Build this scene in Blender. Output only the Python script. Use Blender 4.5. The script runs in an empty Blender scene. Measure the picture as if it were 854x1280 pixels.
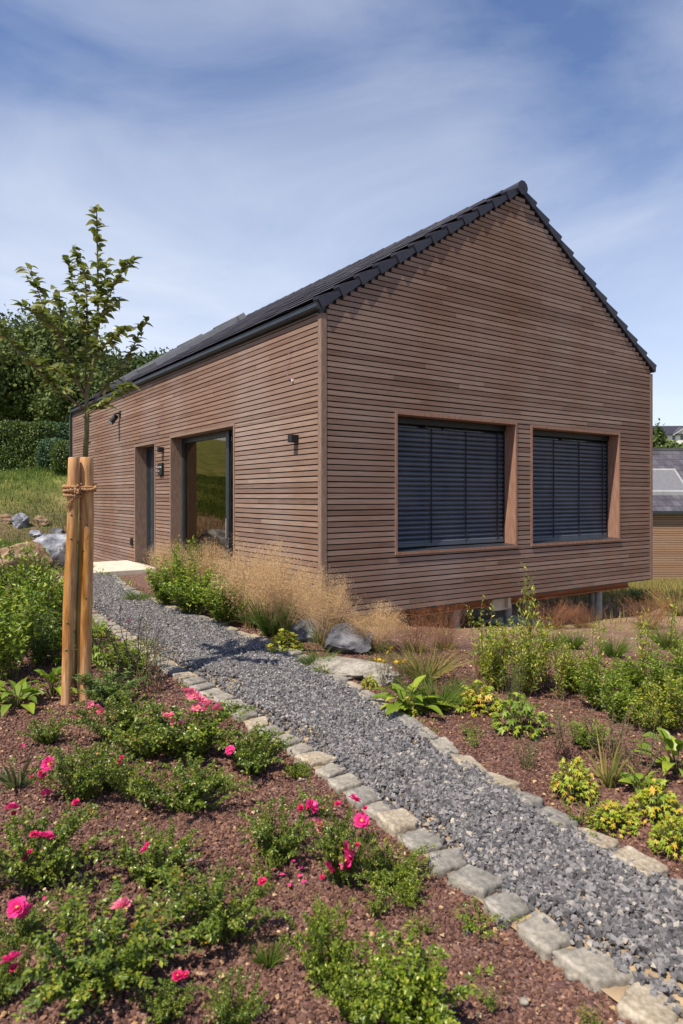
import bpy, bmesh, math, random
import numpy as np
from mathutils import Vector
R = np.random.default_rng(7)
random.seed(7)
PI = math.pi
F = 838.0                                   # focal length in photo pixels, used only to survey real positions
C0 = np.array([-.226, 7.9]); dL = np.array([-.567, .824]); dR = np.array([.8216, .570])
HANG = math.atan2(dR[1], dR[0])
SC = bpy.context.scene
COL = SC.collection

# ------------------------------------------------------------------ terrain
def sst(x, a, b):
    t = np.clip((x-a)/(b-a), 0, 1); return t*t*(3-2*t)
def wav(X, Y):
    return (np.sin(X*1.7+1.3*np.sin(Y*1.1))*np.sin(Y*1.9+.7)*.5 + np.sin(X*4.3+Y*2.1+1)*np.sin(Y*5.1-X*1.3)*.25
            + np.sin(X*11.3+2*np.sin(Y*7.))*np.sin(Y*12.1+X*3)*.12)
def house_rs(X, Y):
    dx = X-C0[0]; dy = Y-C0[1]
    return dx*dR[0]+dy*dR[1], dx*dL[0]+dy*dL[1]
def bankmask(X, Y):
    r, s = house_rs(X, Y)
    m1 = sst(-r, 1.3, 3.4)
    m2 = sst(s, 13.0, 17.0)*sst(8-r, 0, 6)
    m3 = sst(Y, 26, 42)*sst(-X/np.maximum(Y, 1), .12, .25)
    return np.maximum(np.maximum(m1, m2), m3)
PATHC = None
def ground(X, Y):
    X = np.asarray(X, float); Y = np.asarray(Y, float)
    a = np.clip((X+.8)/4.3, 0, 1); a = a*a*(3-2*a)
    yr = np.clip(Y, 5, 36)-5
    gr = -.04*yr-.0022*yr**2
    gl = .03*(np.clip(Y, 5.5, 12.5)-5.5)
    h = a*gr+(1-a)*gl
    m = bankmask(X, Y)*(1-a)
    h = h+m*(2.35*sst(Y, 12.6, 25.) + .19*np.clip(Y-25, 0, 75))
    h = h+a*12*sst(Y, 62, 125)
    h = h+.035*wav(X, Y)*(1-sst(Y, 8, 13)*.4)
    r, s = house_rs(X, Y)
    und = sst(r, -.3, .5)*sst(s, -.3, .6)*sst(6.9-r, -.4, .4)*sst(12-s, -.3, .5)
    h = h-und*.28
    h = h-sst(r, .6, 2.2)*sst(s, -1.7, -.1)*sst(7.8-r, 0, 1)*sst(9-s, 0, 3)*.07
    return h
def g1(x, y): return float(ground(x, y))
def hit(px, py):
    """where the sight line of a surveyed photo point meets the terrain"""
    u = (px-427)/F; v = (620-py)/F
    Y = 1.6
    while Y < 120:
        z = 1.6+v*Y
        if z <= g1(u*Y, Y): break
        Y *= 1.006
    return u*Y, Y, g1(u*Y, Y)
def at(px, py, Y): return Vector(((px-427)/F*Y, Y, 1.6+(620-py)/F*Y))

# ------------------------------------------------------------------ mesh builder
class MB:
    def __init__(s): s.V = []; s.Fc = []; s.n = 0
    def add(s, V, Fa):
        V = np.asarray(V, float).reshape(-1, 3)
        if isinstance(Fa, list) and not isinstance(Fa[0], np.ndarray): Fa = np.array(Fa)
        for f in (Fa if isinstance(Fa, list) else [Fa]):
            f = np.asarray(f, int)
            if f.size: s.Fc.append(f+s.n)
        s.V.append(V); s.n += len(V)
    def box(s, x0, x1, y0, y1, z0, z1):
        v = [(x, y, z) for z in (z0, z1) for y in (y0, y1) for x in (x0, x1)]
        s.add(v, [[0, 2, 3, 1], [4, 5, 7, 6], [0, 1, 5, 4], [2, 6, 7, 3], [0, 4, 6, 2], [1, 3, 7, 5]])
    def boxc(s, x0, x1, y0, y1, z0, z1, c=.006):
        """box with bevelled edges"""
        bm = bmesh.new(); bmesh.ops.create_cube(bm, size=1)
        for v in bm.verts:
            v.co = Vector((x0+(v.co.x+.5)*(x1-x0), y0+(v.co.y+.5)*(y1-y0), z0+(v.co.z+.5)*(z1-z0)))
        bmesh.ops.bevel(bm, geom=bm.edges[:], offset=c, segments=2, affect='EDGES')
        s.bm(bm)
    def bm(s, bm):
        bm.verts.ensure_lookup_table()
        V = [tuple(v.co) for v in bm.verts]
        by = {}
        for f in bm.faces: by.setdefault(len(f.verts), []).append([v.index for v in f.verts])
        bm.verts.index_update(); s.add(V, [np.array(x) for x in by.values()]); bm.free()
    def prism(s, poly, ax, a, b):
        """poly of 2D points extruded along axis ax (0,1,2) from a to b"""
        n = len(poly); V = []
        for w in (a, b):
            for (p, q) in poly:
                V.append({0: (w, p, q), 1: (p, w, q), 2: (p, q, w)}[ax])
        s.add(V, [np.array([list(range(n))]), np.array([list(range(2*n-1, n-1, -1))]),
                  np.array([[i, i+n, (i+1) % n+n, (i+1) % n] for i in range(n)])])
    def tube(s, P, rad, k=6, cap=True):
        P = np.asarray(P, float); n = len(P)
        rad = np.broadcast_to(np.asarray(rad, float), (n,))
        T = np.gradient(P, axis=0); T /= np.linalg.norm(T, axis=1)[:, None]+1e-9
        ref = np.array([0, 0, 1.]) if abs(T[0][2]) < .8 else np.array([1., 0, 0])
        A = np.cross(T, ref); A /= np.linalg.norm(A, axis=1)[:, None]+1e-9
        B = np.cross(T, A)
        an = np.arange(k)*2*PI/k
        V = P[:, None, :]+rad[:, None, None]*(A[:, None, :]*np.cos(an)[None, :, None]+B[:, None, :]*np.sin(an)[None, :, None])
        i = np.arange(n-1)[:, None]*k; j = np.arange(k)[None, :]; j2 = (j+1) % k
        q = np.stack([i+j, i+j2, i+k+j2, i+k+j], -1).reshape(-1, 4)
        fs = [q]
        if cap: fs += [np.array([list(range(k))[::-1]]), np.array([[(n-1)*k+a for a in range(k)]])]
        s.add(V.reshape(-1, 3), fs)
    def build(s, name, mat, parent=None, loc=None, smooth=False, rotz=None):
        me = bpy.data.meshes.new(name)
        V = np.concatenate(s.V)
        me.vertices.add(len(V)); me.vertices.foreach_set('co', V.ravel())
        loops = np.concatenate([f.ravel() for f in s.Fc]); tot = np.concatenate([np.full(len(f), f.shape[1]) for f in s.Fc])
        st = np.concatenate([[0], np.cumsum(tot)[:-1]])
        me.loops.add(len(loops)); me.loops.foreach_set('vertex_index', loops)
        me.polygons.add(len(tot)); me.polygons.foreach_set('loop_start', st); me.polygons.foreach_set('loop_total', tot)
        me.update(calc_edges=True)
        me.polygons.foreach_set('use_smooth', np.full(len(tot), bool(smooth)))
        me.validate()
        me.materials.append(mat)
        o = bpy.data.objects.new(name, me); COL.objects.link(o)
        if parent: o.parent = parent
        if loc is not None: o.location = loc
        if rotz is not None: o.rotation_euler.z = rotz
        return o
def tag(o, label=None, cat=None, group=None, kind=None):
    if label: o['label'] = label
    if cat: o['category'] = cat
    if group: o['group'] = group
    if kind: o['kind'] = kind
    return o
def empty(name, loc, rz=0):
    o = bpy.data.objects.new(name, None); COL.objects.link(o); o.location = loc; o.rotation_euler.z = rz
    o.empty_display_size = .2; return o

# ------------------------------------------------------------------ materials
def pmat(name, cols, scale=8, detail=6, rough=.8, bump=0, bscale=60, island=0., stretch=(1, 1, 1), trans=0., spec=.3, metal=0, attr=None, rr=0, bd=.01, dist=0):
    m = bpy.data.materials.new(name); m.use_nodes = True
    nt = m.node_tree; N = nt.nodes; L = nt.links; N.clear()
    out = N.new('ShaderNodeOutputMaterial'); b = N.new('ShaderNodeBsdfPrincipled')
    b.inputs['Roughness'].default_value = rough; b.inputs['Specular IOR Level'].default_value = spec; b.inputs['Metallic'].default_value = metal
    tc = N.new('ShaderNodeTexCoord'); mp = N.new('ShaderNodeMapping'); mp.inputs['Scale'].default_value = stretch
    L.new(tc.outputs['Object'], mp.inputs['Vector'])
    no = N.new('ShaderNodeTexNoise'); no.inputs['Scale'].default_value = scale; no.inputs['Detail'].default_value = detail
    no.inputs['Distortion'].default_value = dist
    L.new(mp.outputs[0], no.inputs['Vector'])
    fac = no.outputs['Fac']
    mr = N.new('ShaderNodeMapRange'); mr.inputs['From Min'].default_value = .28; mr.inputs['From Max'].default_value = .72
    L.new(fac, mr.inputs['Value']); fac = mr.outputs[0]
    if island > 0:
        ge = N.new('ShaderNodeNewGeometry'); mx = N.new('ShaderNodeMix'); mx.data_type = 'FLOAT'
        mx.inputs['Factor'].default_value = island
        L.new(fac, mx.inputs[2]); L.new(ge.outputs['Random Per Island'], mx.inputs[3]); fac = mx.outputs[0]
    cr = N.new('ShaderNodeValToRGB'); el = cr.color_ramp.elements
    while len(el) < len(cols): el.new(.5)
    for e, (p, c) in zip(el, cols): e.position = p; e.color = (*c, 1)
    L.new(fac, cr.inputs[0]); L.new(cr.outputs[0], b.inputs['Base Color'])
    if rr:
        m2 = N.new('ShaderNodeMapRange'); m2.inputs['To Min'].default_value = rough-rr; m2.inputs['To Max'].default_value = rough+rr
        L.new(no.outputs['Fac'], m2.inputs['Value']); L.new(m2.outputs[0], b.inputs['Roughness'])
    if bump:
        n2 = N.new('ShaderNodeTexNoise'); n2.inputs['Scale'].default_value = bscale; n2.inputs['Detail'].default_value = 5
        L.new(mp.outputs[0], n2.inputs['Vector'])
        bp = N.new('ShaderNodeBump'); bp.inputs['Strength'].default_value = bump; bp.inputs['Distance'].default_value = bd
        L.new(n2.outputs['Fac'], bp.inputs['Height']); L.new(bp.outputs[0], b.inputs['Normal'])
    sh = b.outputs[0]
    if trans:
        t = N.new('ShaderNodeBsdfTranslucent'); L.new(cr.outputs[0], t.inputs['Color'])
        mm = N.new('ShaderNodeMixShader'); mm.inputs[0].default_value = trans
        L.new(sh, mm.inputs[1]); L.new(t.outputs[0], mm.inputs[2]); sh = mm.outputs[0]
    L.new(sh, out.inputs['Surface'])
    return m
def leafm(name, a, b, c=None, rough=.42, trans=.3, spec=.45, tip=None):
    cols = [(0.05, a), (.6, b)]+([(.88, c)] if c else [])+([(.93, tip)] if tip else [])
    return pmat(name, cols, scale=5, island=.75, rough=rough, trans=trans, spec=spec)
M = {}
M['clad'] = pmat('larch_cladding', [(0, (.128, .073, .051)), (.35, (.212, .127, .091)), (.7, (.272, .173, .128)), (1, (.37, .25, .19))], scale=3, detail=8, rough=.75, island=.55, stretch=(1, 1, 30), bump=.35, bscale=25, bd=.004)
def weather(m, scale=.9, amt=.35, st=(1, 1, .35)):
    nt = m.node_tree; N = nt.nodes; L = nt.links; b = [n for n in N if n.type == 'BSDF_PRINCIPLED'][0]; l = b.inputs['Base Color'].links[0]; src = l.from_socket
    tc = N.new('ShaderNodeTexCoord'); mp = N.new('ShaderNodeMapping'); mp.inputs['Scale'].default_value = st; L.new(tc.outputs['Object'], mp.inputs[0])
    no = N.new('ShaderNodeTexNoise'); no.inputs['Scale'].default_value = scale; no.inputs['Detail'].default_value = 7; L.new(mp.outputs[0], no.inputs[0])
    mr = N.new('ShaderNodeMapRange'); mr.inputs['From Min'].default_value = .3; mr.inputs['From Max'].default_value = .7; mr.inputs['To Min'].default_value = 1-amt; mr.inputs['To Max'].default_value = 1+amt*.6; L.new(no.outputs['Fac'], mr.inputs['Value'])
    ms = N.new('ShaderNodeMapRange'); ms.inputs['From Min'].default_value = .3; ms.inputs['From Max'].default_value = .7; ms.inputs['To Min'].default_value = 1.15; ms.inputs['To Max'].default_value = .72; L.new(no.outputs['Fac'], ms.inputs['Value'])
    hs = N.new('ShaderNodeHueSaturation'); L.new(mr.outputs[0], hs.inputs['Value']); L.new(ms.outputs[0], hs.inputs['Saturation']); L.new(src, hs.inputs['Color']); L.new(hs.outputs[0], b.inputs['Base Color'])
weather(M['clad'], .8, .13)
M['trim'] = pmat('larch_trim', [(0, (.17, .105, .078)), (1, (.28, .195, .148))], scale=10, detail=8, rough=.72, stretch=(6, 6, 1), bump=.25, bscale=40, bd=.003)
M['lining'] = pmat('larch_lining', [(0, (.22, .115, .078)), (1, (.33, .19, .135))], scale=8, detail=6, rough=.65, stretch=(3, 3, .6), bump=.15, bscale=50, bd=.002)
M['membrane'] = pmat('black_membrane', [(0, (.004, .0035, .004)), (1, (.007, .006, .006))], rough=.95)
M['tile'] = pmat('anthracite_roof_tile', [(0, (.052, .048, .060)), (.5, (.080, .074, .092)), (1, (.115, .108, .128))], scale=4, island=.6, rough=.5, spec=.4, bump=.2, bscale=120, bd=.002)
M['vtile'] = pmat('dark_verge_tile', [(0, (.024, .023, .034)), (1, (.044, .042, .058))], scale=4, island=.6, rough=.5, spec=.4, bump=.2, bscale=120, bd=.002)
M['anth'] = pmat('anthracite_metal', [(0, (.016, .020, .028)), (1, (.028, .034, .044))], scale=6, rough=.42, spec=.5)
M['grey'] = pmat('grey_zinc', [(0, (.24, .24, .25)), (1, (.32, .32, .33))], scale=6, rough=.6, spec=.35)
M['blind'] = pmat('slate_blind_slat', [(0, (.050, .062, .088)), (1, (.074, .090, .122))], scale=3, island=.5, rough=.38, spec=.5)
M['cord'] = pmat('blind_cord', [(0, (.01, .011, .014)), (1, (.02, .02, .024))], rough=.8)
M['black'] = pmat('black_powder_coat', [(0, (.010, .010, .012)), (1, (.02, .02, .022))], rough=.5)
M['white'] = pmat('white_paint', [(0, (.55, .55, .56)), (1, (.75, .75, .75))], rough=.6)
M['steel'] = pmat('rusty_beam', [(0, (.24, .075, .03)), (1, (.40, .15, .065))], scale=3, rough=.7, stretch=(.6, .6, 4), bump=.15, bscale=40)
M['galv'] = pmat('galvanised_post', [(0, (.20, .22, .23)), (1, (.36, .37, .37))], scale=9, rough=.6, spec=.4)
for k_ in ('concretex',): pass
M['concrete'] = pmat('pale_concrete', [(0, (.48, .43, .35)), (1, (.62, .57, .48))], scale=5, detail=9, rough=.85, bump=.2, bscale=90, bd=.003)
M['curtain'] = pmat('beige_curtain', [(0, (.32, .22, .15)), (1, (.42, .30, .21))], rough=.9, stretch=(1, 1, .1), scale=10)
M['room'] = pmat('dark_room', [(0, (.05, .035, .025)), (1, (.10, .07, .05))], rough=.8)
M['wire'] = pmat('violet_cable', [(0, (.26, .14, .24)), (1, (.36, .20, .32))], rough=.6)
M['stake'] = pmat('peeled_pine_stake', [(0, (.24, .095, .022)), (.4, (.44, .205, .058)), (.8, (.56, .29, .10)), (1, (.64, .38, .16))], scale=7, detail=9, rough=.62, stretch=(6, 6, .7), bump=.5, bscale=22, bd=.006, dist=.5)
M['stakeend'] = pmat('sawn_stake_end', [(0, (.40, .22, .10)), (1, (.60, .38, .20))], scale=60, rough=.8)
M['rope'] = pmat('coir_rope', [(0, (.24, .12, .055)), (1, (.46, .27, .145))], scale=90, rough=.95, bump=.8, bscale=200, bd=.004)
M['bark'] = pmat('young_bark', [(0, (.065, .060, .022)), (.6, (.13, .115, .045)), (1, (.19, .16, .09))], scale=22, detail=8, rough=.75, stretch=(1, 1, .4), bump=.5, bscale=70, bd=.004)
M['twig'] = pmat('red_brown_twig', [(0, (.10, .055, .035)), (1, (.20, .12, .075))], scale=30, rough=.7)
M['stem'] = pmat('green_brown_stem', [(0, (.05, .07, .02)), (1, (.14, .12, .05))], scale=30, rough=.7)
M['trunk'] = pmat('dark_bark', [(0, (.03, .022, .016)), (1, (.08, .06, .04))], scale=6, rough=.9)
M['appleleaf'] = leafm('apple_leaf', (.080, .115, .018), (.180, .220, .038), (.36, .38, .15), rough=.38, trans=.35)
M['rose'] = leafm('rose_leaf', (0.050, 0.089, 0.010), (0.132, 0.200, 0.019), (0.315, 0.329, 0.038), rough=.33, trans=.25, spec=.55, tip=(0.545, 0.179, 0.042))
M['roseb'] = leafm('bright_rose_leaf', (0.075, 0.132, 0.010), (0.181, 0.265, 0.020), (0.386, 0.398, 0.046), rough=.36, trans=.32, spec=.5)
M['tips'] = pmat('bronze_shoot', [(0, (.16, .045, .02)), (1, (.42, .19, .06))], island=1, rough=.5, trans=.2)
M['green'] = leafm('perennial_leaf', (0.075, 0.138, 0.013), (0.186, 0.277, 0.023), (0.349, 0.407, 0.041), trans=.32)
M['dark'] = leafm('dark_shrub_leaf', (0.046, 0.094, 0.021), (0.109, 0.179, 0.036), (0.233, 0.281, 0.061), trans=.25)
M['willow'] = leafm('willow_leaf', (0.115, 0.181, 0.019), (0.252, 0.324, 0.033), (0.598, 0.513, 0.054), trans=.33)
M['greyleaf'] = leafm('grey_green_leaf', (0.086, 0.111, 0.041), (0.157, 0.182, 0.070), (0.243, 0.247, 0.117), trans=.2)
M['yellow'] = leafm('golden_leaf', (0.168, 0.273, 0.019), (0.378, 0.441, 0.033), (0.651, 0.378, 0.047), trans=.33)
M['blade'] = leafm('grass_blade', (0.050, 0.104, 0.016), (0.122, 0.195, 0.030), (0.286, 0.286, 0.070), trans=.3)
M['blade2'] = leafm('dry_grass_blade', (0.120, 0.156, 0.032), (0.288, 0.240, 0.076), (0.504, 0.360, 0.151), trans=.3, rough=.7, spec=.2)
M['meadow'] = leafm('meadow_grass_blade', (.055, .13, .02), (.12, .20, .035), (.32, .31, .09), trans=.3, rough=.7, spec=.2)
M['straw'] = pmat('straw_seed_head', [(0, (.44, .28, .13)), (.6, (.66, .47, .26)), (1, (.80, .62, .38))], island=.9, rough=.8, trans=.35, spec=.2)
M['rust'] = pmat('russet_seed_head', [(0, (.22, .09, .045)), (1, (.42, .22, .12))], island=.9, rough=.8, trans=.3, spec=.2)
M['pink'] = pmat('pink_petal', [(0, (.64, .018, .18)), (.6, (.82, .06, .30)), (1, (.90, .24, .46))], island=.7, rough=.5, trans=.3, spec=.3)
M['palepink'] = pmat('salmon_pink_petal', [(0, (.80, .14, .28)), (1, (.92, .40, .52))], island=.7, rough=.5, trans=.3, spec=.3)
M['red'] = pmat('red_bud', [(0, (.42, .004, .07)), (1, (.62, .012, .13))], island=.7, rough=.5)
M['yellowf'] = pmat('yellow_petal', [(0, (.75, .50, .02)), (1, (.85, .68, .06))], island=.8, rough=.6, trans=.3)
M['pollen'] = pmat('yellow_stamen', [(0, (.70, .42, .03)), (1, (.85, .60, .08))], rough=.8)
M['gravel'] = pmat('basalt_chip', [(0, (.048, .046, .049)), (.45, (.125, .121, .127)), (.85, (.225, .217, .220)), (1, (.50, .43, .34))], scale=25, island=.85, rough=.72, spec=.35, bump=.3, bscale=90, bd=.003)
M['mulchchip'] = pmat('lava_mulch_grain', [(0, (.048, .023, .018)), (.5, (.134, .066, .049)), (.85, (.24, .13, .092)), (.95, (.33, .19, .13)), (1, (.55, .40, .25))], scale=1.6, island=.72, rough=.9, bump=.5, bscale=200, bd=.002)
M['debris'] = pmat('tan_debris', [(0, (.35, .20, .09)), (1, (.58, .42, .25))], island=.9, rough=.9)
M['cobble'] = pmat('granite_edging', [(0, (.15, .135, .115)), (.5, (.27, .245, .205)), (1, (.42, .38, .32))], scale=9, detail=10, rough=.85, bump=.45, bscale=70, bd=.006)
M['cobble2'] = pmat('grey_edging', [(0, (.13, .12, .108)), (.5, (.22, .205, .18)), (1, (.34, .315, .275))], scale=11, detail=10, rough=.85, bump=.6, bscale=60, bd=.007)
M['cobble3'] = pmat('sandy_edging', [(0, (.20, .16, .11)), (.5, (.34, .285, .21)), (1, (.48, .42, .33))], scale=7, detail=10, rough=.88, bump=.6, bscale=60, bd=.007)
M['greyrock'] = pmat('blue_grey_boulder', [(0, (.055, .060, .075)), (.5, (.20, .21, .245)), (1, (.50, .51, .55))], scale=3.2, detail=12, rough=.85, bump=.9, bscale=9, bd=.06, dist=.6)
M['darkrock'] = pmat('dark_slate_boulder', [(0, (.035, .035, .042)), (.6, (.10, .10, .115)), (1, (.26, .26, .27))], scale=4, detail=10, rough=.8, bump=.8, bscale=9, bd=.05)
M['tanrock'] = pmat('sandstone_boulder', [(0, (.11, .065, .038)), (.5, (.27, .175, .11)), (1, (.44, .34, .24))], scale=2.6, detail=12, rough=.9, bump=.9, bscale=8, bd=.06, stretch=(1, 1, 2.2))
M['farleaf'] = leafm('woodland_leaf', (0.019, 0.038, 0.006), (0.043, 0.072, 0.011), (0.088, 0.122, 0.017), rough=.6, trans=.15, spec=.25)
M['farlight'] = leafm('pale_woodland_leaf', (0.052, 0.081, 0.019), (0.104, 0.142, 0.036), (0.178, 0.216, 0.061), rough=.6, trans=.2, spec=.25)
M['hedge'] = leafm('privet_hedge_leaf', (0.029, 0.062, 0.009), (0.072, 0.117, 0.016), (0.157, 0.195, 0.029), rough=.5, trans=.15)
M['bluehedge'] = leafm('thuja_hedge_leaf', (0.026, 0.072, 0.026), (0.054, 0.120, 0.043), (0.096, 0.180, 0.065), rough=.55, trans=.15)
M['core'] = pmat('hedge_shade_core', [(0, (.008, .014, .006)), (1, (.014, .022, .008))], rough=1)  # near-black colour stands in for the shade inside the foliage
M['nwood'] = pmat('pale_larch', [(0, (.23, .13, .082)), (1, (.34, .215, .145))], scale=3, island=.6, rough=.8, stretch=(1, 1, 20))
M['render'] = pmat('white_render', [(0, (.62, .60, .57)), (1, (.74, .72, .69))], scale=.5, rough=.9)
M['slabs'] = pmat('grey_blue_panel', [(0, (.14, .16, .19)), (1, (.28, .31, .35))], rough=.4, island=.7)
M['shut'] = pmat('grey_shutter', [(0, (.13, .13, .15)), (1, (.17, .17, .19))], rough=.8, spec=.2)
M['window'] = pmat('dark_window_glass', [(0, (.03, .035, .045)), (1, (.05, .055, .07))], rough=.12, spec=.7)
for k_ in ('stake', 'tile', 'cobble', 'cobble2', 'cobble3', 'blind'): weather(M[k_], {'stake': 9, 'tile': 1.2, 'blind': 1.5}.get(k_, 55), {'stake': .28, 'blind': .12}.get(k_, .3), (1, 1, .12) if k_ == 'stake' else (1, 1, 1))
def glassmat():
    m = bpy.data.materials.new('door_glass'); m.use_nodes = True; nt = m.node_tree; N = nt.nodes; L = nt.links; N.clear()
    out = N.new('ShaderNodeOutputMaterial'); g = N.new('ShaderNodeBsdfGlossy'); g.inputs['Roughness'].default_value = .015
    g.inputs['Color'].default_value = (.92, .78, .60, 1)  # tan tint imitates a reflection of dry grass and curtain
    t = N.new('ShaderNodeBsdfTransparent'); t.inputs['Color'].default_value = (.75, .72, .68, 1)
    fr = N.new('ShaderNodeFresnel'); fr.inputs['IOR'].default_value = 1.9
    mr = N.new('ShaderNodeMapRange'); mr.inputs['To Min'].default_value = .12; mr.inputs['To Max'].default_value = 1
    L.new(fr.outputs[0], mr.inputs['Value'])
    mx = N.new('ShaderNodeMixShader'); L.new(mr.outputs[0], mx.inputs[0]); L.new(t.outputs[0], mx.inputs[1]); L.new(g.outputs[0], mx.inputs[2])
    L.new(mx.outputs[0], out.inputs['Surface']); return m
M['glass'] = glassmat()

# ------------------------------------------------------------------ path outline (surveyed on the ground)
RE = [(1010, 1200), (930, 1152), (854, 1112), (770, 1066), (690, 1022), (600, 966), (520, 908), (430, 852), (380, 822), (300, 792), (245, 772), (185, 748), (160, 736), (146, 722)]
LE = [(900, 1360), (790, 1272), (700, 1212), (600, 1132), (530, 1074), (440, 1002), (370, 948), (300, 902), (240, 862), (196, 836), (150, 800), (112, 775), (88, 748), (70, 722)]
def curve(pts, n=400):
    P = np.array([hit(*p)[:2] for p in pts])
    for _ in range(3):
        Q = [P[0]]
        for a, b in zip(P[:-1], P[1:]): Q += [a*.75+b*.25, a*.25+b*.75]
        Q.append(P[-1]); P = np.array(Q)
    d = np.concatenate([[0], np.cumsum(np.linalg.norm(np.diff(P, axis=0), axis=1))])
    t = np.linspace(0, d[-1], n)
    return np.stack([np.interp(t, d, P[:, 0]), np.interp(t, d, P[:, 1])], 1), d[-1]
RC, RLEN = curve(RE); LC, LLEN = curve(LE)
PLINE = np.concatenate([RC, LC[::-1]])
def inpoly(X, Y, poly):
    X = np.asarray(X); Y = np.asarray(Y); c = np.zeros(X.shape, bool)
    x1, y1 = poly[:, 0], poly[:, 1]; x2, y2 = np.roll(x1, -1), np.roll(y1, -1)
    for a, b, p, q in zip(x1, y1, x2, y2):
        if b == q: continue
        k = ((b > Y) != (q > Y)) & (X < (p-a)*(Y-b)/(q-b)+a); c ^= k
    return c
PSUB = PLINE[::6]
def onpath(X, Y): return inpoly(X, Y, PSUB)

# ------------------------------------------------------------------ ground sheet
def build_ground():
    n = 420
    u = np.linspace(-1, 1, n)
    xs = np.sign(u)*(9*np.abs(u)+ 900*np.abs(u)**7); v = np.linspace(0, 1, n)
    ys = -6+ 24*v + 900*v**9
    ys = np.concatenate([[-400, -120, -40, -15], ys])
    X, Y = np.meshgrid(xs, ys); Z = ground(X, Y)
    far = sst(np.hypot(X, Y), 200, 420); Z = Z*(1-far)+far*6
    me = MB(); nx = len(xs); ny = len(ys)
    i = np.arange(ny-1)[:, None]*nx; j = np.arange(nx-1)[None, :]
    me.add(np.stack([X, Y, Z], -1).reshape(-1, 3), np.stack([i+j, i+j+1, i+nx+j+1, i+nx+j], -1).reshape(-1, 4))
    m = bpy.data.materials.new('garden_ground'); m.use_nodes = True
    nt = m.node_tree; N = nt.nodes; L = nt.links; b = N['Principled BSDF']; b.inputs['Roughness'].default_value = .95; b.inputs['Specular IOR Level'].default_value = .15
    def ramp(cols, src):
        cr = N.new('ShaderNodeValToRGB'); el = cr.color_ramp.elements
        while len(el) < len(cols): el.new(.5)
        for e, (p, c) in zip(el, cols): e.position = p; e.color = (*c, 1)
        L.new(src, cr.inputs[0]); return cr.outputs[0]
    tc = N.new('ShaderNodeTexCoord')
    def noise(s, d=6):
        a = N.new('ShaderNodeTexNoise'); a.inputs['Scale'].default_value = s; a.inputs['Detail'].default_value = d; L.new(tc.outputs['Object'], a.inputs['Vector']); return a.outputs['Fac']
    vo = N.new('ShaderNodeTexVoronoi'); vo.inputs['Scale'].default_value = 75; L.new(tc.outputs['Object'], vo.inputs['Vector'])
    sep = N.new('ShaderNodeSeparateColor'); L.new(vo.outputs['Color'], sep.inputs[0])
    mul = ramp([(0, (.075, .040, .037)), (.6, (.155, .086, .076)), (.95, (.23, .14, .11)), (1, (.45, .32, .2))], sep.outputs[0])
    dry = ramp([(.3, (.17, .10, .065)), (.5, (.27, .185, .115)), (.7, (.33, .25, .15))], noise(3, 10))
    gra = ramp([(.3, (.055, .085, .018)), (.5, (.13, .15, .035)), (.7, (.26, .23, .08))], noise(1.3, 8))
    at_ = N.new('ShaderNodeAttribute'); at_.attribute_name = 'zone'; at_.attribute_type = 'GEOMETRY'
    sp = N.new('ShaderNodeSeparateColor'); L.new(at_.outputs['Color'], sp.inputs[0])
    def mix(f, a, c):
        x = N.new('ShaderNodeMix'); x.data_type = 'RGBA'; L.new(f, x.inputs['Factor']); L.new(a, x.inputs[6]); L.new(c, x.inputs[7]); return x.outputs[2]
    c = mix(sp.outputs[0], mul, dry); c = mix(sp.outputs[1], c, gra)
    L.new(c, b.inputs['Base Color'])
    bp = N.new('ShaderNodeBump'); bp.inputs['Strength'].default_value = .9; bp.inputs['Distance'].default_value = .012
    L.new(vo.outputs['Distance'], bp.inputs['Height']); bp.invert = True; L.new(bp.outputs[0], b.inputs['Normal'])
    o = me.build('ground', m, smooth=True); tag(o, kind='structure')
    x = X.ravel(); y = Y.ravel()
    w = wav(x*.7+3, y*.8); bm_ = bankmask(x, y)
    dryz = np.clip(sst(y+w*1.2, 6.8, 9.5)*sst(x, .2, 2.0)*.85 + .55*np.exp(-((y-16.2+w*.5)/2.2)**2)*sst(-x, 3.5, 5), 0, 1)
    grz = np.maximum(sst(y+w*1.5, 16.6, 18.4)*bm_, sst(y+w, 13.5, 18)*sst(x, 3, 6))
    grz = np.maximum(grz, sst(-x+w, 13, 17)); grz = np.maximum(grz, sst(x+w, 13, 17)); grz = np.maximum(grz, sst(-y, 4, 8))
    rnd = R.random(len(x))
    colr = np.stack([dryz, np.clip(grz, 0, 1), rnd, np.ones_like(x)], 1)
    ca = o.data.color_attributes.new('zone', 'FLOAT_COLOR', 'POINT'); ca.data.foreach_set('color', colr.ravel())
build_ground()

# path bed
def build_path():
    m = MB(); n = 200; k = 9
    ia = np.linspace(0, 399, n).astype(int)
    V = []
    for i in ia:
        for j in range(k):
            p = LC[i]*(1-j/(k-1))+RC[i]*j/(k-1); V.append((p[0], p[1], g1(p[0], p[1])+.012))
    a = np.arange(n-1)[:, None]*k; j = np.arange(k-1)[None, :]
    m.add(V, np.stack([a+j, a+j+1, a+k+j+1, a+k+j], -1).reshape(-1, 4))
    mt = pmat('sandy_path_bed', [(0, (.16, .13, .10)), (.45, (.30, .22, .14)), (1, (.48, .36, .22))], scale=6, detail=12, rough=.95, bump=.6, bscale=150, bd=.005)
    tag(m.build('gravel_path', mt, smooth=True), kind='structure')
build_path()

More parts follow.
